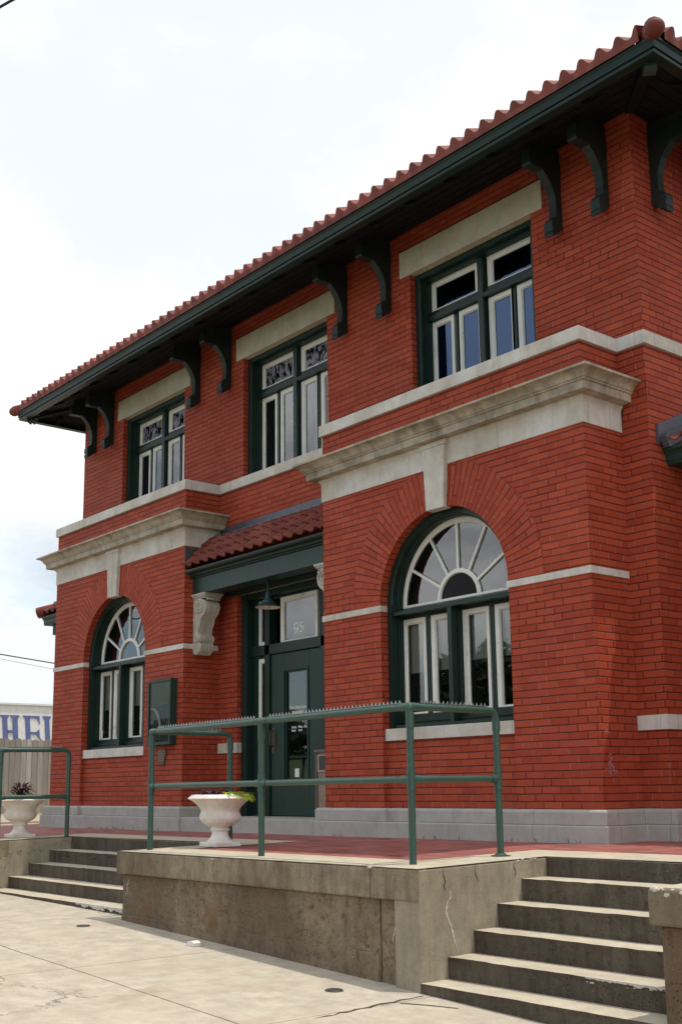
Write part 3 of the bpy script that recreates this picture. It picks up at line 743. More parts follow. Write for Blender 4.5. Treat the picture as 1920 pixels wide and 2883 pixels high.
# fascia and eave gutter
f=MB()
f.sweep([(EX0,EB),(EX0,EY),(EX1,EY),(EX1,EB)],[(-.10,6.70),(0,6.698),(.006,6.722),(-.004,6.727),(-.004,6.738),(.012,6.742),(.018,6.765),(.012,6.772),(.020,6.80),(.034,6.815),(.034,6.834),(-.10,6.838)])
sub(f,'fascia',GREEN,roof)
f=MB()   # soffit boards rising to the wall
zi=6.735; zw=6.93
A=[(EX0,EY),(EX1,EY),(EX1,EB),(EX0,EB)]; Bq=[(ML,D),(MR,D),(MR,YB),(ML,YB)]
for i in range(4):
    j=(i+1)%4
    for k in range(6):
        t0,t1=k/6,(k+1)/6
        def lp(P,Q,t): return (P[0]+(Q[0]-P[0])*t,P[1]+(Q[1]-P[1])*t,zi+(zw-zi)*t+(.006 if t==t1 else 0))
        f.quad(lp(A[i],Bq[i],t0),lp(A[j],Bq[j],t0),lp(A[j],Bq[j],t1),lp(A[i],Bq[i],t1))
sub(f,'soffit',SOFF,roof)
def tail(o,u,v):
    """one rafter tail; o: outer end point, u: direction to the wall, v: sideways"""
    f=MB(); prof=[(-.0,6.75),(.0,6.715),(.03,6.695),(.06,6.70),(.085,6.725),(.13,6.745),(.20,6.79),(.20,6.83)]
    f.prism(prof,lambda a,b_,t:(o[0]+u[0]*a+v[0]*t,o[1]+u[1]*a+v[1]*t,b_),-.03,.03)
    sub(f,'rafter_tail',SOFF,roof)
for k in range(20):
    if .31-.6*k>EX0+.2: tail((.31-.6*k,EY+.10),(0,1),(1,0))
for k in range(14): tail((EX1-.10,.30+.6*k),(-1,0),(0,1)); tail((EX0+.10,.30+.6*k),(1,0),(0,1))
q=.7071
for (x,s1) in ((EX1-.11,-1),(EX0+.11,1)):
    f=MB(); pf=[(-.0,6.75),(.0,6.66),(.03,6.63),(.06,6.665),(.09,6.63),(.12,6.645),(.14,6.70),(.16,6.715),(.16,6.76)]
    f.prism(pf,lambda a,b_,t:(x+s1*q*a+q*t*s1*-1,EY+.11+q*a+q*t,b_),-.055,.055); sub(f,'rafter_tail',GREENB,roof)
    f=MB(); f.prism([(.165,6.72),(1.1,6.90),(1.1,6.93),(.165,6.76)],lambda a,b_,t:(x+s1*q*a+q*t*s1*-1,EY+.11+q*a+q*t,b_),-.05,.05); sub(f,'hip_rafter',SOFF,roof)

# eave brackets: one mesh each, shared profile, foot on the wall, curved front, outrigger beam
BPROF=[(.0,6.90),(.0,6.045),(.05,6.0),(.115,5.955),(.165,5.93),(.172,5.955),(.160,5.99),(.172,6.03),(.168,6.085),(.150,6.12),(.108,6.135),(.098,6.165),(.090,6.25),(.092,6.34),(.110,6.41),(.150,6.49),(.21,6.56),(.27,6.61),(.34,6.645),(.40,6.655),(.40,6.90)]
def bracket_mesh():
    m_=MB()
    m_.prism(BPROF,lambda a,b_,t:(t,-a,b_),-.047,.047)
    m_.prism([(.0,6.62),(.0,6.765),(.475,6.765),(.475,6.62),(.46,6.605),(.42,6.605)],lambda a,b_,t:(t,-a,b_),-.055,.055)
    m_.prism([(.10,6.125),(.172,6.09),(.176,6.03),(.164,5.99),(.176,5.955),(.165,5.925),(.09,5.965)],lambda a,b_,t:(t,-a,b_),-.055,.055)
    return m_
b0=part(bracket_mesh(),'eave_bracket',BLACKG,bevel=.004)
brk=[(-10.47,D,0),(-9.89,D,0),(-7.32,D,0),(-6.52,D,0),(-3.985,D,0),(-3.18,D,0),(-.60,D,0),(-.018,D,0)]
for yy in (.885,1.47,3.9,4.7,7.2,8.0): brk.append((MR,yy,PI/2)); brk.append((ML,yy,-PI/2))
for i,(x,yy,rz) in enumerate(brk):
    o=b0 if i==0 else b0.copy()
    if i: COL.objects.link(o)
    o.matrix_basis=Matrix.Translation((x,yy,0))@Matrix.Rotation(rz,4,'Z')

# ---------------------------------------------------------------- entrance canopy
c=MB()
CX0,CX1=BL1+.004,BR0-.004
c.box(CX0,CX1,.13,.36,3.10,3.315)          # beam
cn=c.build('entrance_canopy',GREENB); keep(cn,depot)
m=MB()
prof=[(.128,3.312),(.105,3.318),(.108,3.335),(.085,3.342),(.07,3.365),(.035,3.372),(.012,3.384),(.004,3.405),(.005,3.42),(.5,3.45),(.5,3.312)]
m.prism(prof,lambda a,b_,t:(t,a,b_),CX0,CX1); sub(m,'crown_moulding',GREEN,cn)
m=MB(); m.box(CX0,CX1,.36,D,3.125,3.16); m.box(DX0-.2,CX1,D-.06,D+.02,3.075,3.124,mi=0); sub(m,'canopy_ceiling',BLACKG,cn)
m=MB(); m.box(-6.42,DX1+.1,D+.02,D+.095,3.085,3.135); sub(m,'ceiling_trim',LINTEL,cn)
m=MB(); S2=1.03; u2=math.hypot(1,S2)
tile_slope(m,(0,-.025,3.455),(1,0,0),(0,1/u2,S2/u2),.2015,CX0-.02-.18,.415*u2,.21,lambda d:(CX0+.005,CX1),.036,10,.024,None)
sub(m,'canopy_tiles',TILE,cn,smooth=True,sharp=50)
m=MB(); m.box(CX0+.05,CX1,D-.022,D-.002,3.90,4.05)
m.prism([(D-.02,3.975),(D-.07,3.955),(D-.15,3.925),(D-.155,3.905),(D-.02,3.93)],lambda a,b_,t:(t,a,b_),CX0+.05,CX1)
m.prism([(-.004,3.47),(.06,3.55),(.26,3.76),(.50,4.0),(.50,4.02),(.20,3.745),(-.004,3.745)],lambda a,b_,t:(t,a,b_),BL1+.001,BL1+.006)
sub(m,'flashing',LEAD,cn)
m=MB(); m.prism([(.10,3.56),(.215,3.735),(.47,3.965),(.52,3.965),(.52,3.90),(.30,3.73)],lambda a,b_,t:(t,a,b_),BL1+.012,BL1+.10); sub(m,'valley_flashing',PATINA,cn)

# carved stone consoles carrying the canopy beam
def console(mx,sg):
    """scroll console in the X-Z plane growing from the return wall at X=mx in direction sg"""
    m_=MB()
    out=[(.0,3.03),(.06,3.034),(.12,3.036),(.18,3.03),(.24,3.01),(.285,2.975),(.305,2.925),(.295,2.87),(.262,2.825),(.225,2.80),(.20,2.785),(.185,2.76),(.165,2.71),(.14,2.66),(.12,2.61),(.115,2.57),(.135,2.55),(.165,2.535),(.178,2.505),(.17,2.47),(.145,2.448),(.155,2.42),(.15,2.38),(.125,2.335),(.09,2.30),(.05,2.29),(.02,2.305),(.0,2.33)]
    cxs=sum(p_[0] for p_ in out)/len(out)
    ys=[.145,.175,.183,.215,.223,.245,.253,.275,.283,.315,.323,.365]
    for i in range(len(ys)-1):
        k=(1.,.90,.985,.89,.97,.89,.97,.89,.985,.90,1.)[i]
        pr=[(a*k if a>.03 else a,b_) for a,b_ in out]
        m_.prism(pr,lambda a,b_,t:(mx+sg*a,t,b_),ys[i]+.0004*i,ys[i+1]+.0004*i)
    # spiral fillets
    for (ca,cb,ra,rb,nt) in ((.150,2.927,.135,.092,2.1),(.098,2.497,.062,.044,1.6)):
        pts=[]; rd=[]
        for i in range(46):
            t=i/45; a=PI*.5-t*nt*2*PI; k=1-.82*t
            pts.append((mx+sg*(ca+ra*k*math.cos(a)),.136,cb+rb*k*math.sin(a))); rd.append(.0165*(1-.45*t))
        m_.tube(pts,.01,6,True,rd)
    m_.tube([(mx+sg*.012,.144,2.78),(mx+sg*.02,.144,2.66),(mx+sg*.03,.144,2.56)],.01,6,True,[.012,.009,.006])
    m_.tube([(mx+sg*.17,.144,2.80),(mx+sg*.14,.144,2.72),(mx+sg*.10,.144,2.62),(mx+sg*.085,.144,2.56)],.01,6,True,[.012,.01,.009,.006])
    # leaf drop
    for k in range(5):
        yy=.165+.045*k; m_.tube([(mx+sg*.10,yy,2.45),(mx+sg*.165,yy,2.41),(mx+sg*.15,yy,2.35),(mx+sg*.08,yy,2.29)],.02,6,True,[.014,.022,.022,.008])
    # moulded cap
    for z0,z1,e in ((3.032,3.05,.0),(3.05,3.072,.018),(3.072,3.098,.034)):
        xa,xb=sorted((mx-sg*.0,mx+sg*(.29+e))); m_.box(xa+.0003,xb,.145-e,.375+e,z0,z1)
    # egg row under the cap on the front
    for k in range(6): m_.tube([(mx+sg*.295,.17+.036*k,3.03),(mx+sg*.315,.17+.036*k,3.005)],.013,6)
    o=part(m_,'scroll_console',CARVED,smooth=True,sharp=38); return o
console(BL1,1); console(BR0,-1)

# ---------------------------------------------------------------- low side wings
def wing(x0,x1,side):
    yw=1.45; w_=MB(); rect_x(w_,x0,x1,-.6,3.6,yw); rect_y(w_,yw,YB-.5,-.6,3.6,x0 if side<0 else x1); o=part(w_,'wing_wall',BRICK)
    wy=.74; sl=.46; u_=math.hypot(1,sl); m_=MB()
    ex=(x0-.62,x1) if side<0 else (x0,x1+.62)
    Ls=3.2
    if side<0: xr=lambda d:(ex[0]+d/u_,ex[1])
    else: xr=lambda d:(ex[0]+.03,ex[1]-d/u_)
    tile_slope(m_,(0,wy-.02,3.615),(1,0,0),(0,1/u_,sl/u_),.2031,ex[0],Ls*u_*.5,.34,xr,.045,8,.022,None)
    if side<0:
        tile_slope(m_,(ex[0],0,3.615),(0,1,0),(1/u_,0,sl/u_),.2031,0.,1.2,.34,lambda d:(wy+d/u_,YB-.4),.045,8,.022,None)
        for k in range(6):
            t0=k*.33-.03; t1=t0+.38; m_.tube([(ex[0]+t0*.69,wy+t0*.69,3.66+t0*.69*sl),(ex[0]+t1*.69,wy+t1*.69,3.64+t1*.69*sl)],.09,10,True,[.10,.085])
    wr_=part(m_,'wing_roof',TILE,smooth=True,sharp=50)
    f_=MB(); pf=[(.5,3.42),(.06,3.42),(.055,3.445),(.045,3.45),(.04,3.50),(.02,3.53),(.0,3.545),(.0,3.57),(.5,3.57)]
    f_.prism(pf,lambda a,b_,t:(t,wy+a,b_),ex[0]+(.10 if side<0 else .004),ex[1]-(.0 if side<0 else .1))
    if side<0:
        f_.prism([(.10,3.42),(.10,3.57),(.0,3.57),(.0,3.545),(.04,3.50),(.05,3.42)],lambda a,b_,t:(ex[0]+.05+a,t,b_),wy+.05,YB-.5)
    sub(f_,'wing_fascia',GREENB,wr_)
    if side<0: xs_=[x0+.30]
    else: xs_=[x0+1.3+1.6*k for k in range(4)]
    for x_ in xs_:
        f_=MB(); f_.prism([(0,3.42),(0,2.85),(-.08,2.85),(-.14,3.05),(-.36,3.30),(-.50,3.36),(-.50,3.42)],lambda a,b_,t:(x_+t,yw+a,b_),-.06,.06); sub(f_,'wing_bracket',GREENB,wr_)
    if side<0: f_=MB(); f_.tube([(ex[0]+.36,wy+.19,3.44),(ex[0]+.36,wy+.19,3.24)],.085,12); sub(f_,'eave_pendant',GREENB,wr_)
    if side>0:
        f_=MB(); f_.prism([(.655,3.60),(.655,3.78),(2.4,4.58),(2.4,4.40)],lambda a,b_,t:(t,a,b_),MR+.002,MR+.03)
        f_.prism([(.72,3.565),(.66,3.66),(.70,3.70),(2.4,4.47),(2.4,4.35)],lambda a,b_,t:(t,a,b_),MR+.031,MR+.10)
        sub(f_,'wing_flashing',LEAD,wr_)
wing(-12.15,ML,-1); wing(MR,8.5,1)

# ---------------------------------------------------------------- things fixed to the wall
nb_=thing('notice_board','shallow green framed notice board with dark poster on brick beside left arch','notice board',(-7.175,-.10,1.55))
m=MB(); x0,x1,z0,z1=-7.47,-6.885,1.12,1.99
for a in ((x0,x0+.035,z0,z1),(x1-.035,x1,z0,z1),(x0+.035,x1-.035,z0,z0+.038),(x0+.035,x1-.035,z1-.038,z1)): m.box(a[0],a[1],-.105,-.0,a[2],a[3])
m.box(x0+.03,x1-.03,-.03,-.002,z0+.03,z1-.03); keep(m.build('board_frame',GREENB,bevel=.003),nb_)
m=MB(); m.box(x0+.035,x1-.035,-.072,-.06,z0+.038,z1-.038); keep(m.build('poster',plain('poster_ink',(.020,.024,.034),.5,var=.5,scale=9,bump=0)),nb_)
m=MB(); m.box(x0+.036,x1-.036,-.076,-.0725,1.66,z1-.04); keep(m.build('grass_reflection',plain('reflection_green',(.045,.06,.014),.5,var=.5,scale=5,bump=0)),nb_)  # green panel paints the grass reflected in the upper glazing
m=MB(); m.tube([(x0+.04,-.077,1.645),(-7.2,-.077,1.648),(x1-.04,-.077,1.672)],.005,5)
arcp=[(-7.42,1.61),(-7.33,1.60),(-7.25,1.55),(-7.19,1.47),(-7.165,1.38),(-7.165,1.30),(-7.19,1.22)]
m.tube([(a,-.0765,b_) for a,b_ in arcp],.02,5,True,[.012,.024,.028,.032,.026,.022,.008])
random.seed(3)
for k in range(16):
    a=random.uniform(x0+.06,-7.12); b_=random.uniform(1.17,1.60); m.tube([(a,-.075,b_),(a+random.uniform(-.03,.03),-.075,b_+random.uniform(-.03,.03))],.006,5)
keep(m.build('poster_figure',plain('poster_tan',(.16,.15,.12),.6,var=.4,scale=20,bump=0)),nb_)
m=MB(); m.quad((x0+.035,-.092,z0+.038),(x1-.035,-.092,z0+.038),(x1-.035,-.092,z1-.038),(x0+.035,-.092,z1-.038)); keep(m.build('glazing',glass_material('poster_glazing',1.28,(.9,.92,.9))),nb_)

pl=thing('bronze_plaque','small bronze plaque shaped like a state outline low on the brick under notice board','plaque',(-7.22,-.02,.96))
m=MB(); m.prism([(-7.325,1.062),(-7.135,1.066),(-7.125,1.045),(-7.105,1.045),(-7.125,.985),(-7.15,.93),(-7.155,.875),(-7.168,.858),(-7.30,.858),(-7.305,.90),(-7.325,.90)],lambda a,b_,t:(a,t,b_),-.02,-.001); keep(m.build('plate',BRONZE,bevel=.002),pl)
m=MB()
for k in range(6): m.box(-7.305+.008*(k%3),-7.15-.012*(k%2),-.0235,-.0195,1.035-.024*k,1.043-.024*k)
m.tube([(-7.24,-.021,.88),(-7.22,-.024,.905),(-7.20,-.021,.88)],.006,5)
keep(m.build('raised_ornament',plain('worn_bronze',(.22,.16,.12),.4,.5,var=.3)),pl)

lamp=thing('pendant_lamp','green barn shade pendant lamp hanging under the entrance canopy','lamp',(-5.255,.30,2.75))
m=MB(); m.lathe([(.165,-.0),(.168,.006),(.10,.05),(.085,.062),(.082,.075),(.055,.10),(.035,.13),(.030,.18),(.022,.20),(.018,.21),(.0,.211)],(-5.255,.30,2.755),28)
m.lathe([(.163,.002),(.10,.044),(.03,.06),(.0,.06)],(-5.255,.30,2.755),28); keep(m.build('lamp_shade',[paint_material('lamp_green',(.022,.05,.045),.35,.2)],smooth=True),lamp)
m=MB(); m.lathe([(.158,.003),(.10,.042),(.03,.055),(.0,.056)],(-5.255,.30,2.753),28); keep(m.build('shade_lining',plain('white_enamel',(.72,.68,.60),.4,var=.05,bump=0),smooth=True),lamp)
m=MB(); m.tube([(-5.255,.30,2.96),(-5.255,.30,3.125)],.014,10); m.lathe([(.05,.0),(.05,-.012),(.02,-.025)],(-5.255,.30,3.125),16); keep(m.build('lamp_rod',GREENB,smooth=True),lamp)
m=MB(); m.lathe([(.0,-.02),(.03,-.012),(.04,.015),(.035,.04),(.0,.055)],(-5.255,.30,2.757),16); keep(m.build('bulb_cover',plain('bulb_glass',(.62,.55,.45),.3,var=.1,bump=0),smooth=True),lamp)

tr=thing('litter_bin','brown framed litter bin with pebble panels beside the front door','litter bin',(-3.99,.33,.19))
bx0,bx1,by0,by1=-4.20,-3.80,.20,.53
m=MB(); m.box(bx0+.02,bx1,by0+.012,by1,.215,.93); keep(m.build('bin_body',PEBBLE),tr)
m=MB()
for x_ in (bx0,bx1-.03): m.box(x_,x_+.03,by0-.003,by0+.03,.205,.93); m.box(x_,x_+.03,by1-.03,by1+.002,.205,.93)
m.box(bx0-.012,bx1+.012,by0-.015,by1+.012,.93,.962)
for x_ in (bx0+.04,bx1-.10): m.box(x_,x_+.06,by0+.05,by1-.05,.188,.216)
keep(m.build('bin_frame',BROWN,bevel=.004),tr)
m=MB(); m.box(bx0+.035,bx1-.035,by0+.002,by0+.011,.71,.905); keep(m.build('opening_surround',plain('bin_surround',(.30,.23,.18),.6)),tr)
m=MB(); m.box(bx0+.065,bx1-.065,by0-.002,by0+.0015,.735,.89); keep(m.build('bin_opening',BLACK,bevel=.001),tr)

# ---------------------------------------------------------------- terrace, retaining walls, steps
XL,XM0,XM1,XR=-6.97,-3.50,.56,2.37
YFR=-2.707
t=MB()
def sheet(mb,x0,x1,y0,y1,dz,zf=tz): mb.quad((x0,y0,zf(x0,y0)+dz),(x1,y0,zf(x1,y0)+dz),(x1,y1,zf(x1,y1)+dz),(x0,y1,zf(x0,y1)+dz))
YI=-1.42
sheet(t,-12.2,XL,-2.62,2.2,0); sheet(t,XL,XM0,YI+.02,2.2,0); sheet(t,XM0,XM1,-2.62,2.2,0); sheet(t,XM1,XR,YI+.02,2.2,0); sheet(t,XR,9.,-.95,2.2,-.02)
struct(t.build('brick_paving',PAVER))
t=MB()   # pale concrete coping laid flush along the edges
e=.004
sheet(t,XM0+.001,XM1-.001,YFR+.001,-2.17,e); sheet(t,.02,XM1-.001,-2.17,-.90,e); sheet(t,XM1-.001,2.6,YI,-.90,e); sheet(t,2.6,9.,YI,-.90,e-.02); sheet(t,XR,2.6,-2.62,YI,e-.03); sheet(t,2.6,9.,-2.62,YI,e-.03)
sheet(t,XM0+.001,-3.05,-2.17,-.92,e); sheet(t,XL+.001,XM0+.001,YI,-.92,e); sheet(t,-7.45,XL+.001,-2.25,-.92,e); sheet(t,-12.2,XL,YFR+.001,-2.25,e)
struct(t.build('terrace_coping',COPE))

def retaining(x0,x1,label,name_mats,left_over,right_flush,yback=YI):
    o=thing('retaining_wall',label,'retaining wall',((x0+x1)/2,YFR,-.4))
    return o
rw=retaining(XM0,XM1,'stained concrete retaining wall with a thick cap under the middle railing',None,True,True)
m=MB()
for a,c_ in ((XM0,.073),(.081,XM1-.003)):
    m.box(a,c_,YFR,YFR+.46,-.222,0,lambda x,y:tz(x,y)-.0005)
m.box(XM0,XM0+.3,YFR+.46,1.0,-.222,0,lambda x,y:tz(x,y)-.001)
keep(m.build('cap',CAP,bevel=.014),rw)
m=MB(); m.box(XM0+.045,.118,YFR+.05,YFR+.5,-1.0,-.2225); m.box(.126,XM1-.001,YFR+.058,YFR+.5,-1.0,-.2226)
m.box(XM0+.045,XM0+.3,YFR+.5,1.0,-1.0,-.2225)
m.box(XM0+.05,.115,YFR+.038,YFR+.1,-1.0,-.585)
keep(m.build('wall_face',WALLC,bevel=.008),rw)
m=MB(); m.box(XM1-.25,XM1+.0,YFR+.012,1.0,-1.05,0,lambda x,y:tz(x,y)-.002); keep(m.build('wall_side',SIDEC,bevel=.012),rw)
def strip(mb,pts,fn,w0):
    """thin irregular streak: pts 2D with widths"""
    L=[];R_=[]; fine=[]
    for (a,b_),(c_,d_) in zip(pts[:-1],pts[1:]):
        n_=5; ln=math.hypot(c_-a,d_-b_)
        for k in range(n_): t_=k/n_; fine.append((a+(c_-a)*t_+random.uniform(-.07,.07)*ln*(k>0),b_+(d_-b_)*t_+random.uniform(-.05,.05)*ln*(k>0)))
    pts=fine+[pts[-1]]
    for i,(a,b_) in enumerate(pts):
        k=w0*(.35+.65*math.sin(PI*(i+.5)/len(pts)))*random.uniform(.35,1.25); L.append((a-k,b_)); R_.append((a+k,b_))
    for i in range(len(pts)-1): mb.quad(fn(*L[i]),fn(*R_[i]),fn(*R_[i+1]),fn(*L[i+1]))
m=MB()
strip(m,[(-2.407,-.163),(-2.404,-.202),(-2.440,-.24),(-2.449,-.298),(-2.445,-.32),(-2.428,-.347),(-2.401,-.407),(-2.39,-.45),(-2.375,-.503),(-2.339,-.57)],lambda a,b_:(XM1+.0015,a,b_),.0085)
strip(m,[(.382,-.231),(.375,-.284),(.334,-.311),(.297,-.349),(.267,-.41),(.255,-.45),(.237,-.506)],lambda a,b_:(a,YFR+.0565,b_),.006)
strip(m,[(-3.34,-.27),(-3.37,-.33),(-3.36,-.37),(-3.40,-.42)],lambda a,b_:(a,YFR+.0485,b_),.006)
keep(m.build('lime_streak',CHIP),rw)
m=MB()
strip(m,[(-2.47,-.02),(-2.465,-.06),(-2.45,-.10),(-2.47,-.13),(-2.45,-.16)],lambda a,b_:(XM1+.0015,a,b_),.005)
strip(m,[(-2.16,-.01),(-2.165,-.05),(-2.15,-.09),(-2.12,-.12)],lambda a,b_:(XM1+.0015,a,b_),.004)
strip(m,[(-1.75,.0),(-1.77,-.03),(-1.75,-.08),(-1.76,-.11)],lambda a,b_:(XM1+.0015,a,b_),.005)
strip(m,[(-3.18,-.03),(-3.185,-.08),(-3.17,-.13),(-3.20,-.19)],lambda a,b_:(a,YFR-.0015,b_),.004)
strip(m,[(-1.87,-.03),(-1.875,-.10),(-1.865,-.20)],lambda a,b_:(a,YFR-.0015,b_),.003)
for k in range(24): pass
strip(m,[(.22,-.59),(.27,-.63),(.33,-.69),(.40,-.73)],lambda a,b_:(a,YFR+.0565,b_),.004)
keep(m.build('hairline_crack',plain('crack_dark',(.03,.025,.02),.9,bump=0)),rw)
m=MB(); random.seed(5)
for (xa,ya,za,sc) in ((XM1-.02,-1.62,.012,.035),(XM1-.015,-1.74,.008,.028),(XM1-.02,-1.52,.012,.03),(.09,YFR+.01,-.012,.02),(-1.87,YFR+.004,-.03,.018)):
    for k in range(7): lump(m,(xa+random.uniform(-.5,.5)*sc,ya+random.uniform(-1.5,1.5)*sc,za+random.uniform(-.008,.002)),(sc*random.uniform(.2,.5),sc*random.uniform(.3,.7),random.uniform(.004,.010)),random)
keep(m.build('chipped_edge',CHIP),rw)

rl=thing('retaining_wall','concrete retaining wall carrying the far left railing, left of the shorter steps','retaining wall',(-9.5,YFR,-.3))
m=MB(); m.box(-19.9,XL,YFR,YFR+.5,-.222,0,lambda x,y:tz(max(x,-12.2),y)-.0005); keep(m.build('cap',CAP,bevel=.014),rl)
m=MB(); m.box(-19.9,XL-.045,YFR+.05,YFR+.45,-.9,-.2225); keep(m.build('wall_face',WALLC),rl)
m=MB(); m.box(XL-.25,XL-.001,YFR+.012,1.0,-1.05,0,lambda x,y:tz(x,y)-.002); keep(m.build('wall_side',SIDEC,bevel=.012),rl)
rr=thing('retaining_wall','pitted concrete end pier with broken cap at the right edge of the long steps','retaining wall',(5,YFR,-.5))
m=MB(); m.box(XR,XR+.54,YFR,YFR+.5,-.222,-.028); m.box(XR+.545,9.,YFR,YFR+.5,-.222,-.045); keep(m.build('cap',CAP,bevel=.016),rr)
m=MB(); m.box(XR+.045,9.,YFR+.045,YFR+.6,-1.4,-.2225); m.box(XR+.05,9.,YFR+.6,-.9,-1.4,-.025); keep(m.build('wall_face',PIERC,bevel=.01),rr)
m=MB(); m.box(XR+.30,9.,YFR+.09,YFR+.62,-.0275,.012); m.box(XR+.42,9.,YFR+.01,YFR+.2,-.0445,-.012); keep(m.build('loose_coping_slab',COPE,bevel=.006),rr)
m=MB(); random.seed(9)
for k in range(46):
    a=random.uniform(XR+.02,XR+.5); sc=random.uniform(.006,.020); lump(m,(a,YFR+random.uniform(.0,.05),-.034+random.uniform(-.008,.008)),(sc*1.3,sc,sc*.7),random)
for (a,b_,sc) in ((XR+.30,-.085,.034),(XR+.33,-.10,.028),(XR+.12,-.058,.02),(XR+.14,-.05,.016),(XR+.36,-.07,.02)): lump(m,(a,YFR+.006,b_),(sc,.012,sc),random)
strip(m,[(XR+.40,-.37),(XR+.41,-.42),(XR+.42,-.47),(XR+.38,-.53),(XR+.31,-.55),(XR+.25,-.56),(XR+.17,-.565)],lambda a,b_:(a,YFR+.042,b_),.022)
strip(m,[(XR+.41,-.54),(XR+.46,-.60),(XR+.53,-.66)],lambda a,b_:(a,YFR+.042,b_),.012)
keep(m.build('lime_patch',CHIP),rr)

def stairs(x0,x1,rows,label,n):
    """rows: (nose y, tread z) from the top; the top riser belongs to the terrace edge"""
    st=thing('concrete_steps',label,'steps',((x0+x1)/2,rows[-1][0],rows[-1][1]))
    yb=YI
    m_=MB(); zt=tz((x0+x1)/2,yb)
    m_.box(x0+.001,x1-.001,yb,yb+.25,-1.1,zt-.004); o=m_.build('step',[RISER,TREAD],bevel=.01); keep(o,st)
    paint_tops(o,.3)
    prev=yb
    for i,(ny,z) in enumerate(rows):
        m_=MB(); nx=22
        # worn, slightly uneven nose
        xs=[x0+.001+(x1-x0-.002)*k/nx for k in range(nx+1)]; rn=[random.uniform(-.003,.003) for _ in xs]; rz=[random.uniform(-.0025,.0015) for _ in xs]
        for k in range(nx):
            a,b_=xs[k],xs[k+1]
            m_.quad((a,ny+rn[k],z+rz[k]),(b_,ny+rn[k+1],z+rz[k+1]),(b_,prev,z),(a,prev,z),mi=1)
            m_.quad((a,ny+.012+rn[k],-1.2),(b_,ny+.012+rn[k+1],-1.2),(b_,ny+.006+rn[k+1],z-.03),(a,ny+.006+rn[k],z-.03),mi=0)
            m_.quad((a,ny+.006+rn[k],z-.03),(b_,ny+.006+rn[k+1],z-.03),(b_,ny+rn[k+1],z+rz[k+1]),(a,ny+rn[k],z+rz[k]),mi=0)
        m_.quad((x0+.001,ny+.012,-1.2),(x0+.001,prev,-1.2),(x0+.001,prev,z),(x0+.001,ny+rn[0],z)); m_.quad((x1-.001,prev,-1.2),(x1-.001,ny+.012,-1.2),(x1-.001,ny,z),(x1-.001,prev,z))
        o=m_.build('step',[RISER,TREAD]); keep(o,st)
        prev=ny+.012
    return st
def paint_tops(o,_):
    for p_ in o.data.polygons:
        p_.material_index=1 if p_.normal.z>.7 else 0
random.seed(21)
s1=stairs(XM1,XR+.05,[(-1.691,-.122),(-1.951,-.276),(-2.195,-.436),(-2.448,-.585),(-2.701,-.727)],'taller flight of worn concrete steps at right with dark grimy risers','r')
s2=stairs(XL,XM0+.045,[(-1.70,-.160),(-1.96,-.302),(-2.21,-.443),(-2.48,-.574)],'shorter flight of concrete steps at left with broken white patch at its foot','l')
m=MB(); random.seed(12)
def ragged(mb,x0,x1,y,z,back,down,n,rng):
    P=[]; 
    for i in range(n+1):
        x=x0+(x1-x0)*i/n; e=math.sin(PI*min(1,max(0,i/n)))**.4; P.append((x,back*e*rng.uniform(.25,1.),down*e*rng.uniform(.25,1.),rng.uniform(-.004,.003)))
    for (xa,ba,da,ja),(xb,bb,db,jb) in zip(P[:-1],P[1:]):
        mb.quad((xa,y-.004+ja,z+.002),(xb,y-.004+jb,z+.002),(xb,y+bb,z+.003),(xa,y+ba,z+.003)); mb.quad((xa,y-.002+ja,z-da),(xb,y-.002+jb,z-db),(xb,y-.004+jb,z+.002),(xa,y-.004+ja,z+.002))
ragged(m,-4.75,-3.50,-2.483,-.573,.075,.05,46,random)
for k in range(14):
    a=-3.60-abs(random.gauss(0,.30)); sc=random.uniform(.008,.030); zz=-.590+random.uniform(-.02,.008)
    lump(m,(a,-2.478+random.uniform(-.012,.03),zz),(sc*1.7,.016,sc*.6),random)
keep(m.build('broken_edge',CHIP),s2)
m=MB()
ragged(m,1.70,2.40,-2.449,-.586,.012,.024,40,random)
for k in range(8):
    a=random.uniform(1.72,2.36); sc=random.uniform(.004,.011); lump(m,(a,-2.446+random.uniform(-.008,.008),-.600-random.uniform(0,.016)),(sc*2.2,.012,sc*.7),random)
keep(m.build('broken_edge',CHIP),s1)
m=MB()
for k in range(60):
    a=random.uniform(XL+.05,-4.3); sc=random.uniform(.01,.035); lump(m,(a,-1.694+random.uniform(-.004,.006),-.197+.012*math.sin(a*9)+random.uniform(-.01,.01)),(sc*1.8,.012,sc*.5),random)
keep(m.build('spalled_nose',RISER),s2)

# ---------------------------------------------------------------- sidewalk, street, yard
t=MB(); xs=[-45,-20,-12,-7.2,-3.5,0,2.5,6,12,30]
for a,c_ in zip(xs[:-1],xs[1:]): t.quad((a,-8.6,gz(a)),(c_,-8.6,gz(c_)),(c_,-2.3,gz(c_)),(a,-2.3,gz(a)))
struct(t.build('sidewalk',WALK))
t=MB()
for a,c_ in zip(xs[:-1],xs[1:]): t.box(a,c_,-8.75,-8.6,-4,0,lambda x,y:gz(x)-.001)
struct(t.build('kerb',COPE))
t=MB()
for a,c_ in zip([-300]+xs,xs+[300]): t.quad((a,-300,gz(a)-.16),(c_,-300,gz(c_)-.16),(c_,300,gz(c_)-.16),(a,300,gz(a)-.16))
struct(t.build('street',ASPH))
t=MB(); t.quad((-20.2,-2.25,.035),(-12.19,-2.25,-.075),(-12.19,30,-.035),(-20.2,30,-.035)); t.quad((-44,-2.25,.6),(-20.2,-2.25,.035),(-20.2,30,-.035),(-44,30,.2)); struct(t.build('yard',YARD))
t=MB(); t.box(-19.55,-19.30,-2.0,20,-.2,.045); t.box(-14.6,-14.4,-2.,12,-.2,-.005); struct(t.build('yard_kerb',YARD,bevel=.01))
m=MB()
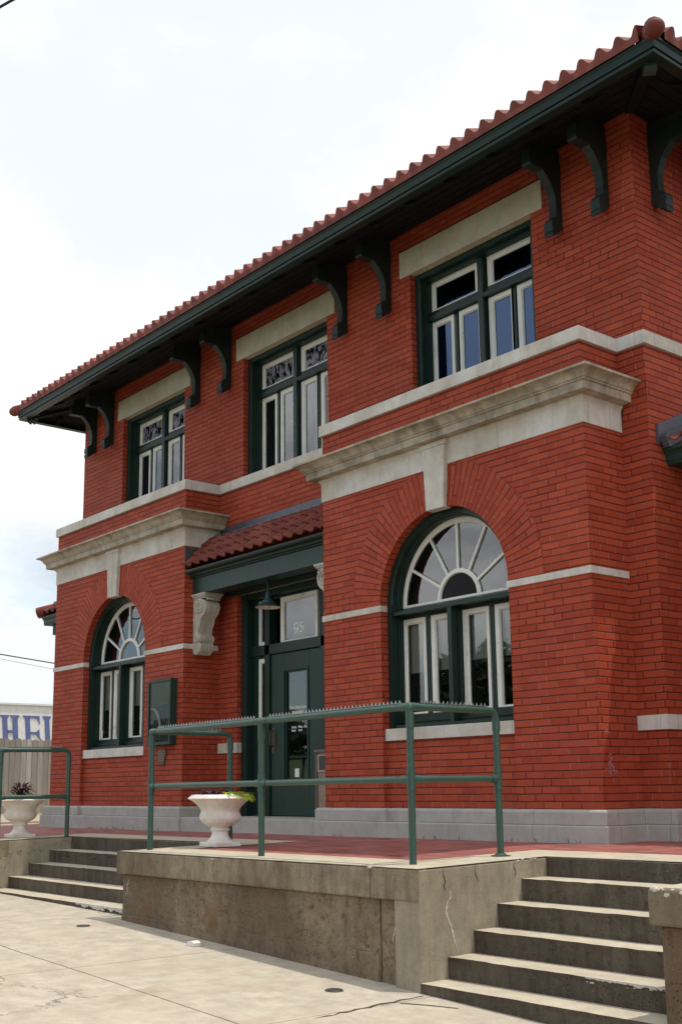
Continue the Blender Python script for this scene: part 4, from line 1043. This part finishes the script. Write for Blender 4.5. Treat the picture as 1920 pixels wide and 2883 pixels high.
strip(m,[(.718,-3.70),(.70,-3.45),(.661,-3.20),(.64,-2.97),(.625,-2.74)],lambda a,b_:(a,b_,gz(a)+.003),.012)
m.face([( .70,-3.02,gz(.7)+.003),(.84,-2.925,gz(.84)+.003),(1.02,-2.83,gz(1.02)+.003),(1.02,-2.815,gz(1.02)+.003),(.84,-2.905,gz(.84)+.003),(.70,-3.0,gz(.7)+.003)])
struct(m.build('sidewalk_crack',plain('crack_dirt',(.05,.035,.025),.95,bump=0)))
for i,(x,y_) in enumerate(((-3.303,-3.125),(.155,-3.097))):
    m=MB(); z=gz(x)
    m.lathe([(.0,.009),(.035,.009),(.042,.010),(.055,.010),(.062,.004),(.064,-.01)],(x,y_,z-.002),20)
    o=m.build('drain_cover',plain('cast_iron',(.06,.055,.05),.6,.5,var=.3),smooth=True)
    tag(o,('round iron drain cover on sidewalk near foot of the left steps','round iron drain cover on sidewalk at foot of the wall corner near long steps')[i],'drain cover','drain covers in the sidewalk')
m=MB(); x,y_=-1.864,-2.90; z=gz(x)
m.prism([(-.06,.0),(.055,.0),(.06,.028),(.02,.042),(-.045,.03)],lambda a,b_,t_:(x+a,y_+t_,z+b_),-.03,.04); tag(m.build('paper_scrap',PAPER,bevel=.003),'crumpled pale paper scrap lying on sidewalk beside the retaining wall','litter')

# ---------------------------------------------------------------- pipe railings
def arcpath(pts,r=.09,n=5):
    P=[Vector(p_) for p_ in pts]; out=[P[0]]
    for i in range(1,len(P)-1):
        a=(P[i-1]-P[i]).normalized(); c_=(P[i+1]-P[i]).normalized()
        s_=P[i]+a*r; e_=P[i]+c_*r
        for k in range(n+1):
            t_=k/n; out.append(s_*(1-t_)**2+P[i]*2*t_*(1-t_)+e_*t_*t_)
    out.append(P[-1]); return out
def railing(posts,order,label,top,mid,group):
    """posts: list of (x,y); the rail runs through them in that order; the end posts bend into the top rail"""
    rt=thing('pipe_railing',label,'railing',(posts[0][0],posts[0][1],tz(*posts[0])),group)
    R_=.0265
    T=[Vector((x,y_,top(x,y_))) for x,y_ in posts]; B_=[Vector((x,y_,tz(x,y_)+.002)) for x,y_ in posts]
    m_=MB(); m_.tube(arcpath([T[0]-Vector((0,0,.12))]+T+[T[-1]-Vector((0,0,.12))],.075),R_,12,False); keep(m_.build('top_rail',GREENR,smooth=True),rt)
    M_=[Vector((x,y_,mid(x,y_))) for x,y_ in posts]
    for a,c_ in zip(M_[:-1],M_[1:]):
        m_=MB(); m_.tube([a,c_],.0245,12,False); d_=(c_-a).normalized(); m_.tube([a,a+d_*.075],.0305,12); m_.tube([c_,c_-d_*.075],.0305,12); keep(m_.build('mid_rail',GREENR,smooth=True),rt)
    n_=len(posts)
    for i in range(n_):
        m_=MB(); end=i in (0,n_-1)
        m_.tube([B_[i],T[i]-Vector((0,0,.10 if end else 0))],R_,12)
        zz=M_[i].z
        m_.tube([(posts[i][0],posts[i][1],zz-.075),(posts[i][0],posts[i][1],zz+.075)],.0315,12)
        m_.tube([T[i]-Vector((0,0,.15)),T[i]-Vector((0,0,.075 if end else .04))],.0312,12)
        if not end:
            for q_ in (T[i-1],T[i+1]):
                d_=(q_-T[i]).normalized(); m_.tube([T[i],T[i]+d_*.085],.0308,12)
            m_.lathe([(.0,.031),(.018,.026),(.028,.012),(.031,-.01)],tuple(T[i]),12)
        m_.lathe([(.075,.0),(.075,.007),(.045,.012),(.036,.022),(.028,.024)],tuple(B_[i]),16) if i==n_-1 else None
        keep(m_.build('post',GREENR,smooth=True,sharp=40),rt)
    m_=MB()
    for a,c_ in zip(T[:-1],T[1:]):
        d_=(c_-a).normalized(); L=(c_-a).length; sd=Vector((-d_.y,d_.x,0)); k=.12
        s_=a+d_*.10+Vector((0,0,R_)); e_=c_-d_*.10+Vector((0,0,R_))
        for q0,q1 in ((s_,e_),):
            m_.face((q0-sd*.012,q1-sd*.012,q1-sd*.012+Vector((0,0,.005)),q0-sd*.012+Vector((0,0,.005)))); m_.face((q0-sd*.012+Vector((0,0,.005)),q1-sd*.012+Vector((0,0,.005)),q1+sd*.012+Vector((0,0,.005)),q0+sd*.012+Vector((0,0,.005)))); m_.face((q0+sd*.012,q1+sd*.012,q1+sd*.012+Vector((0,0,.005)),q0+sd*.012+Vector((0,0,.005))))
        while k<L-.10:
            b_=a+d_*k+Vector((0,0,R_+.004)); tip=b_+Vector((0,0,.026))+d_*random.uniform(-.006,.006)+sd*random.uniform(-.003,.003)
            w_=.011; c4=[b_-d_*w_-sd*.004,b_+d_*w_-sd*.004,b_+d_*w_+sd*.004,b_-d_*w_+sd*.004]
            for u_ in range(4): m_.face((c4[u_],c4[(u_+1)%4],tip))
            k+=.044
    keep(m_.build('spike_strip',SPIKE),rt)
    return rt
flat=lambda z0,sx=0,sy=0:(lambda x,y_:z0)
railing([(-3.33,-1.56),(-3.33,-2.45),(-1.56,-2.45),(.246,-2.45),(.246,-1.56)],None,'green pipe railing with bird spikes on the middle retaining wall',lambda x,y_:1.072+.0055*(x+3.33),lambda x,y_:.567+.004*(x+3.33),'pipe railings on the terrace')
railing([(-6.98,-1.48),(-6.98,-2.36),(-9.2,-2.36),(-11.4,-2.36)],None,'green pipe railing with bird spikes at the far left beside the short steps',lambda x,y_:1.022+.012*(y_+2.36),lambda x,y_:.468,'pipe railings on the terrace')

# ---------------------------------------------------------------- urns and plants
def urn(x,y_,z,label,s_=1.):
    u=thing('garden_urn',label,'urn',(x,y_,z),'white urns on the terrace')
    prof=[(.112,.06),(.098,.075),(.082,.10),(.075,.128),(.075,.142),(.088,.147),(.094,.157),(.088,.167),(.080,.171),(.088,.178),(.092,.186),(.12,.195),(.165,.222),(.19,.255),(.195,.285),(.186,.312),(.180,.322),(.184,.335),(.20,.365),(.235,.402),(.272,.428),(.296,.440),(.307,.448),(.300,.458),(.283,.468),(.27,.482),(.258,.484),(.245,.474),(.235,.45),(.0,.44)]
    def mod(r,zz,a):
        if .195<zz<.30: return r*(1+.020*math.cos(28*a)*math.sin(PI*(zz-.19)/.115))
        if .43<zz<.47: return r*(1+.012*math.cos(24*a))
        return r
    m_=MB(); m_.lathe([(r*s_,zz*s_) for r,zz in prof],(0,0,0),112,lambda r,zz,a:mod(r/s_,zz/s_,a)*s_); o=m_.build('bowl',URNW,smooth=True,sharp=60); o.parent=u
    m_=MB(); k=.143*s_; m_.prism([(-k,-k),(k,-k),(k,k),(-k,k)],lambda a,b_,t_:(a*(1-.0*t_),b_,t_),0,.045*s_)
    m_.lathe([(.134*s_,.045*s_),(.122*s_,.056*s_),(.108*s_,.064*s_)],(0,0,0),48); o=m_.build('foot',URNW,bevel=.008); o.parent=u
    m_=MB(); m_.lathe([(.238*s_,.462*s_),(.12*s_,.472*s_),(.0,.475*s_)],(0,0,0),32); o=m_.build('soil',SOIL); o.parent=u
    return u
def blade(mb,base,dirv,L,w_,droop,n=4):
    d_=Vector(dirv).normalized(); sd=d_.cross(Vector((0,0,1)))
    if sd.length<.1: sd=Vector((1,0,0))
    sd.normalize(); p_=Vector(base); pts=[]
    for k in range(n+1):
        t_=k/n; pts.append((p_.copy(),w_*math.sin(PI*(.12+.88*t_))**.8*(1 if t_<1 else .1))); d_=(d_+Vector((0,0,-droop/n))).normalized(); p_=p_+d_*(L/n)
    for (a,wa),(c_,wb) in zip(pts[:-1],pts[1:]): mb.quad(a-sd*wa,a+sd*wa,c_+sd*wb,c_-sd*wb)
UX,UY=-3.08,-1.84
uz=tz(UX,UY)+.005
urn(UX,UY,uz,'white fluted urn with lime vine standing between railing and front door',1.0)
random.seed(31)
m=MB()
for k in range(210):
    a=random.uniform(-.35,1.7); r=random.uniform(.10,.27); b_=(UX+r*math.cos(a)+.0,UY+r*math.sin(a),uz+.468+random.uniform(0,.035)-max(0,r-.24)*.5)
    aa=a+random.uniform(-.9,.9); blade(m,b_,(math.cos(aa),math.sin(aa),random.uniform(-.25,.7)),random.uniform(.05,.10),random.uniform(.007,.014),.8)
for k in range(26):
    a=random.uniform(-.15,.75); b_=(UX+.28*math.cos(a),UY+.28*math.sin(a),uz+.475); blade(m,b_,(math.cos(a),math.sin(a),-.2),random.uniform(.05,.10),.010,1.5)
tag(m.build('sweet_potato_vine',LIMEL),'bright lime trailing vine spilling over right rim of the nearer urn','plant')
m=MB()
for k in range(200):
    a=random.uniform(1.8,5.7); r=random.uniform(.04,.235); b_=(UX+r*math.cos(a),UY+r*math.sin(a),uz+.478+random.uniform(0,.035)); aa=random.uniform(0,6.3)
    blade(m,b_,(math.cos(aa),math.sin(aa),random.uniform(.2,1.1)),random.uniform(.05,.10),random.uniform(.006,.012),.9)
tag(m.build('purple_leaved_plant',PURPL),'low dark brown leaved plant filling left side of the nearer urn','plant')
VX,VY=-7.39,-1.90
vz=tz(VX,VY)+.005
urn(VX,VY,vz,'white fluted urn with spiky purple plant at far left by the short steps',1.0)
m=MB()
for k in range(170):
    a=random.uniform(0,6.3); r=random.uniform(0,.10); t_=random.uniform(.1,1.)
    b_=(VX+r*math.cos(a),VY+r*math.sin(a),vz+.47+t_*.17)
    blade(m,b_,(math.cos(a),math.sin(a),random.uniform(.0,1.1)),random.uniform(.09,.19),random.uniform(.009,.017),.7)
for k in range(8):
    a=k*.8; m.tube([(VX+.02*math.cos(a),VY+.02*math.sin(a),vz+.46),(VX+.07*math.cos(a),VY+.07*math.sin(a),vz+.66)],.005,5)
for k in range(14):
    a=random.uniform(-.2,.4); blade(m,(VX+.2+random.uniform(-.02,.03),VY+.05,vz+.48+.012*k),(math.cos(a*6),math.sin(a*6),.4),.06,.007,.6)
tag(m.build('spiky_purple_plant',PURPL),'spiky purple leaved plant rising from the far left urn','plant')
m=MB()
for k in range(190):
    a=random.uniform(0,6.3); r=random.uniform(.10,.25); b_=(VX+r*math.cos(a),VY+r*math.sin(a),vz+.47+random.uniform(0,.03)); aa=random.uniform(0,6.3)
    blade(m,b_,(math.cos(aa),math.sin(aa),random.uniform(.2,.9)),random.uniform(.05,.10),random.uniform(.008,.014),.7)
tag(m.build('yellow_leaved_plant',plain('yellow_leaf',(.26,.30,.05),.5,var=.5,scale=25,bump=0)),'yellow green bedding plant around the rim of the far left urn','plant')
m=MB(); random.seed(2)
for k in range(70):
    x=random.choice([random.uniform(-9.2,-7.0),random.uniform(-9.,-8.),random.uniform(-3.7,.1)]); b_=(x,-.112+random.uniform(-.015,.005),tz(x,-.11)); aa=random.uniform(3.4,6.)
    blade(m,b_,(math.cos(aa)*.6,math.sin(aa)*.4,1),random.uniform(.02,.06),.003,.5)
tag(m.build('weeds',plain('weed',(.05,.07,.025),.8,bump=0)),None,None,kind='stuff')['label']='tiny weeds along the foot of the stone plinth'

# ---------------------------------------------------------------- beyond the depot, left
fn=thing('board_fence','weathered grey dog ear board fence behind the depot at left','fence',(-20,5,0))
m=MB(); random.seed(4)
yy=-2.2
while yy<16:
    w_=.133; z0=-.05; z1=1.775+random.uniform(-.015,.012); x=-20+random.uniform(-.004,.004)
    m.prism([(yy,z0),(yy+w_,z0),(yy+w_,z1-.035),(yy+w_-.03,z1),(yy+.03,z1),(yy,z1-.035)],lambda a,b_,t_:(x+t_,a,b_),-.009,.009); yy+=.142
keep(m.build('boards',BOARD),fn)
m=MB()
for z in (.25,1.4): m.box(-20.06,-20.015,-2.2,16,z,z+.09)
keep(m.build('fence_rail',BOARD),fn)
for yy in (-2,.5,3.,5.5,8,10.5,13):
    m=MB(); m.box(-20.15,-20.065,yy,yy+.09,-.05,1.7); keep(m.build('fence_post',BOARD),fn)

wh=thing('warehouse','long white building with big blue lettering behind the board fence','building',(-36,10,0))
m=MB(); m.box(-42,-30,-6,28,-.3,3.36); m.box(-42.1,-29.93,-6.1,28.1,3.36,3.42); keep(m.build('wall',SIDING),wh)
m=MB()
def letter(ch,y0,zb,Hh):
    W=.60; st=.17; sf=.05; th=.055
    def rc(a,b_,c_,d_): P.append([(a,c_),(b_,c_),(b_,d_),(a,d_)])
    P=[]
    def stem(x): 
        P.append([(x,0),(x+st,0),(x+st,Hh),(x,Hh)]); P.append([(x-.07,Hh-.03),(x-.0,Hh-.11),(x+st,Hh-.11),(x+st+.07,Hh-.03),(x+st+.07,Hh),(x-.07,Hh)]); P.append([(x-.07,0),(x+st+.07,0),(x+st+.07,.03),(x+st,.11),(x,.11),(x-.07,.03)])
    if ch=='H': stem(.07); stem(.42); rc(.24,.42,Hh*.47,Hh*.47+.09)
    elif ch=='E':
        stem(.07); P.append([(.24,Hh-.06),(.24,Hh),(.58,Hh),(.58,Hh-.29),(.555,Hh-.20),(.49,Hh-.09)]); P.append([(.24,Hh*.48-.035),(.24,Hh*.48+.035),(.44,Hh*.48+.035),(.53,Hh*.48+.11),(.55,Hh*.48+.12),(.565,Hh*.48-.20),(.545,Hh*.48-.20),(.45,Hh*.48-.06)])
        P.append([(.24,0),(.24,.06),(.47,.10),(.56,.28),(.60,.36),(.60,0)])
    elif ch=='L': stem(.07); P.append([(.24,0),(.24,.06),(.45,.10),(.54,.26),(.58,.36),(.58,0)])
    elif ch=='N': rc(.05,.12,0,Hh); rc(.52,.59,0,Hh); P.append([(.03,Hh),(.20,Hh),(.59,0),(.46,0)])
    elif ch=='A': P.append([(0,0),(.07,0),(.33,Hh),(.27,Hh)]); P.append([(.27,Hh),(.36,Hh),(.64,0),(.45,0)]); rc(.13,.48,Hh*.3,Hh*.3+.07)
    for q_ in P: m.prism([(y0+a-.085*(b_-Hh*.5),zb+b_) for a,b_ in q_],lambda a,b_,t_:(t_,a,b_),-30.01,-29.985+.004*P.index(q_))
for ch,y0 in zip('HELENA',(7.54,8.33,9.02,9.72,10.5,11.3)): letter(ch,y0,1.93,1.09)
keep(m.build('lettering',BLUE),wh)

def cable(a,c_,sag,r,label):
    m_=MB(); P=[]
    for k in range(25):
        t_=k/24; q_=Vector(a).lerp(Vector(c_),t_); q_.z-=sag*4*t_*(1-t_); P.append(q_)
    m_.tube(P,r,6); return tag(m_.build('overhead_cable',CABLE,smooth=True),label,'cable','overhead cables')
cable((-25,-10,5.85),(-25,16,3.35),.0,.018,'dark overhead cable crossing the sky low at left behind the depot')
cable((-25,-10,6.1),(-25,16,2.95),.0,.006,'thin faint overhead wire just below the darker cable at left')
cable((-7.6,-4.6,9.),(-1.0,-2.61,9.0),.0,.016,'black cable crossing the top left corner of the sky')['group']='overhead cables'

# ---------------------------------------------------------------- across the street (seen in the window glass)
t=MB(); t.quad((-160,-22,-1.0),(60,-22,-1.9),(60,-40,2.2),(-160,-40,2.6)); t.quad((-160,-40,2.6),(60,-40,2.2),(60,-90,2.2),(-160,-90,2.6)); struct(t.build('grass_bank',GRASS))
m=MB(); random.seed(8)
for k in range(46):
    cx,cy=-120+3.7*k+random.uniform(-1.6,1.6),random.uniform(-52,-44); tall=-58<cx<-12
    H_=random.uniform(5.8,7.6) if tall else random.uniform(3.2,5.2); R_=H_*random.uniform(.28,.42)
    for j in range(1700 if tall else 500):
        a=random.uniform(0,6.3); ph=random.uniform(-1,1); rr_=R_*random.uniform(.25,1)**.5*(1+.25*math.sin(3*a+k))
        c_=Vector((cx+rr_*math.cos(a)*math.sqrt(1-ph*ph),cy+rr_*math.sin(a)*math.sqrt(1-ph*ph),2.2+H_*.56+H_*.44*ph*random.uniform(.8,1.1))); e1=Vector((random.gauss(0,1),random.gauss(0,1),random.gauss(0,1))).normalized()*.15; e2=e1.cross(Vector((random.gauss(0,1),random.gauss(0,1),random.gauss(0,1)))).normalized()*.13
        m.quad(c_-e1-e2,c_+e1-e2,c_+e1+e2,c_-e1+e2)
    m.tube([(cx,cy,2.1),(cx,cy,2.2+H_*.6)],.16,6)
o=m.build('tree_line',LEAFG); o['kind']='stuff'; o['label']='line of trees beyond the grass bank across the street'

# ---------------------------------------------------------------- sky, sun, camera
W=bpy.data.worlds.new('World'); S.world=W; W.use_nodes=True; t=NT(W.node_tree)
bg=W.node_tree.nodes['Background']
sd=Vector((.262,.225,1.)).normalized()
sky=t.add('ShaderNodeTexSky'); sky.sky_type='NISHITA'; sky.sun_disc=False; sky.sun_elevation=math.asin(sd.z); sky.sun_rotation=math.atan2(sd.x,sd.y); sky.dust_density=1.5
g=t.add('ShaderNodeTexCoord').outputs['Generated']
gs=t.scale(g,(1.,1.,1.9))
n1=t.noise(gs,2.1,8,.56,dist=.25); n2=t.noise(t.scale(g,(1.,1.,2.6)),3.4,7,.6,dist=.3)
gx,gy,zz=t.sep(g)
behind=t.ramp(gy,-.35,.15,1.,0.,True)          # the half of the sky away from the sun: more blue gaps, clouds brightened as added fill for the shaded facade
cov=t.ramp(t.math('SUBTRACT',n1,t.math('MULTIPLY',behind,.07)),.385,.53,0.,1.,True)
low=t.ramp(zz,.06,.40,1.,0.,True)
grey=t.mix(behind,t.mix(low,(5.9,6.1,6.35),(3.7,4.15,4.6)),(7.4,7.5,7.6)); white=t.mix(behind,t.mix(low,(7.0,7.05,7.1),(6.2,6.4,6.6)),(12.6,12.5,12.2))
cloud=t.mix(t.ramp(n2,t.math('MULTIPLY_ADD',low,.14,.30),t.math('MULTIPLY_ADD',low,.14,.46)),grey,white)
skyc=t.mix(1.,sky.outputs[0],(1.5,1.5,1.45),'MULTIPLY')
glare=t.math('MULTIPLY',t.ramp(zz,.12,.36,.0,.9,True),t.math('SUBTRACT',1.,behind))
skyc=t.mix(glare,skyc,(6.15,6.4,6.7)); cloud=t.mix(t.math('MULTIPLY',glare,.5),cloud,(7.3,7.3,7.3))
fin=t.mix(cov,skyc,cloud)
t.link(fin,bg.inputs[0]); bg.inputs[1].default_value=.15
L=bpy.data.lights.new('sun','SUN'); L.energy=2.9; L.angle=math.radians(.5); L.color=(1.,.955,.87)
so=bpy.data.objects.new('sun',L); COL.objects.link(so); so.rotation_euler=(-sd).to_track_quat('-Z','Y').to_euler()
so.location=(3,5,20)

cam=bpy.data.cameras.new('camera'); co=bpy.data.objects.new('camera',cam); COL.objects.link(co)
right=Vector((0.6353444945679007,0.7721391187824772,-0.01177091619536758)); down=Vector((-0.1541637251885175,0.11188616478950052,-0.9816898858421106)); fwd=Vector((-0.7566841607026396,0.6255259126323355,0.19012210173261196))
Mx=Matrix((right,-down,-fwd)).transposed().to_4x4(); Mx.translation=Vector((6.33785272,-8.11640112,.5217505)); co.matrix_world=Mx
cam.sensor_fit='HORIZONTAL'; cam.sensor_width=36; cam.lens=3261.7/1920*36; cam.shift_x=(960-956.2)/1920; cam.shift_y=(1590.07-1441.5)/1920
cam.clip_start=.1; cam.clip_end=2000
S.camera=co
S.view_settings.view_transform='Standard'; S.view_settings.look='None'; S.view_settings.exposure=.08; S.view_settings.gamma=1
S.render.resolution_x=681; S.render.resolution_y=1024
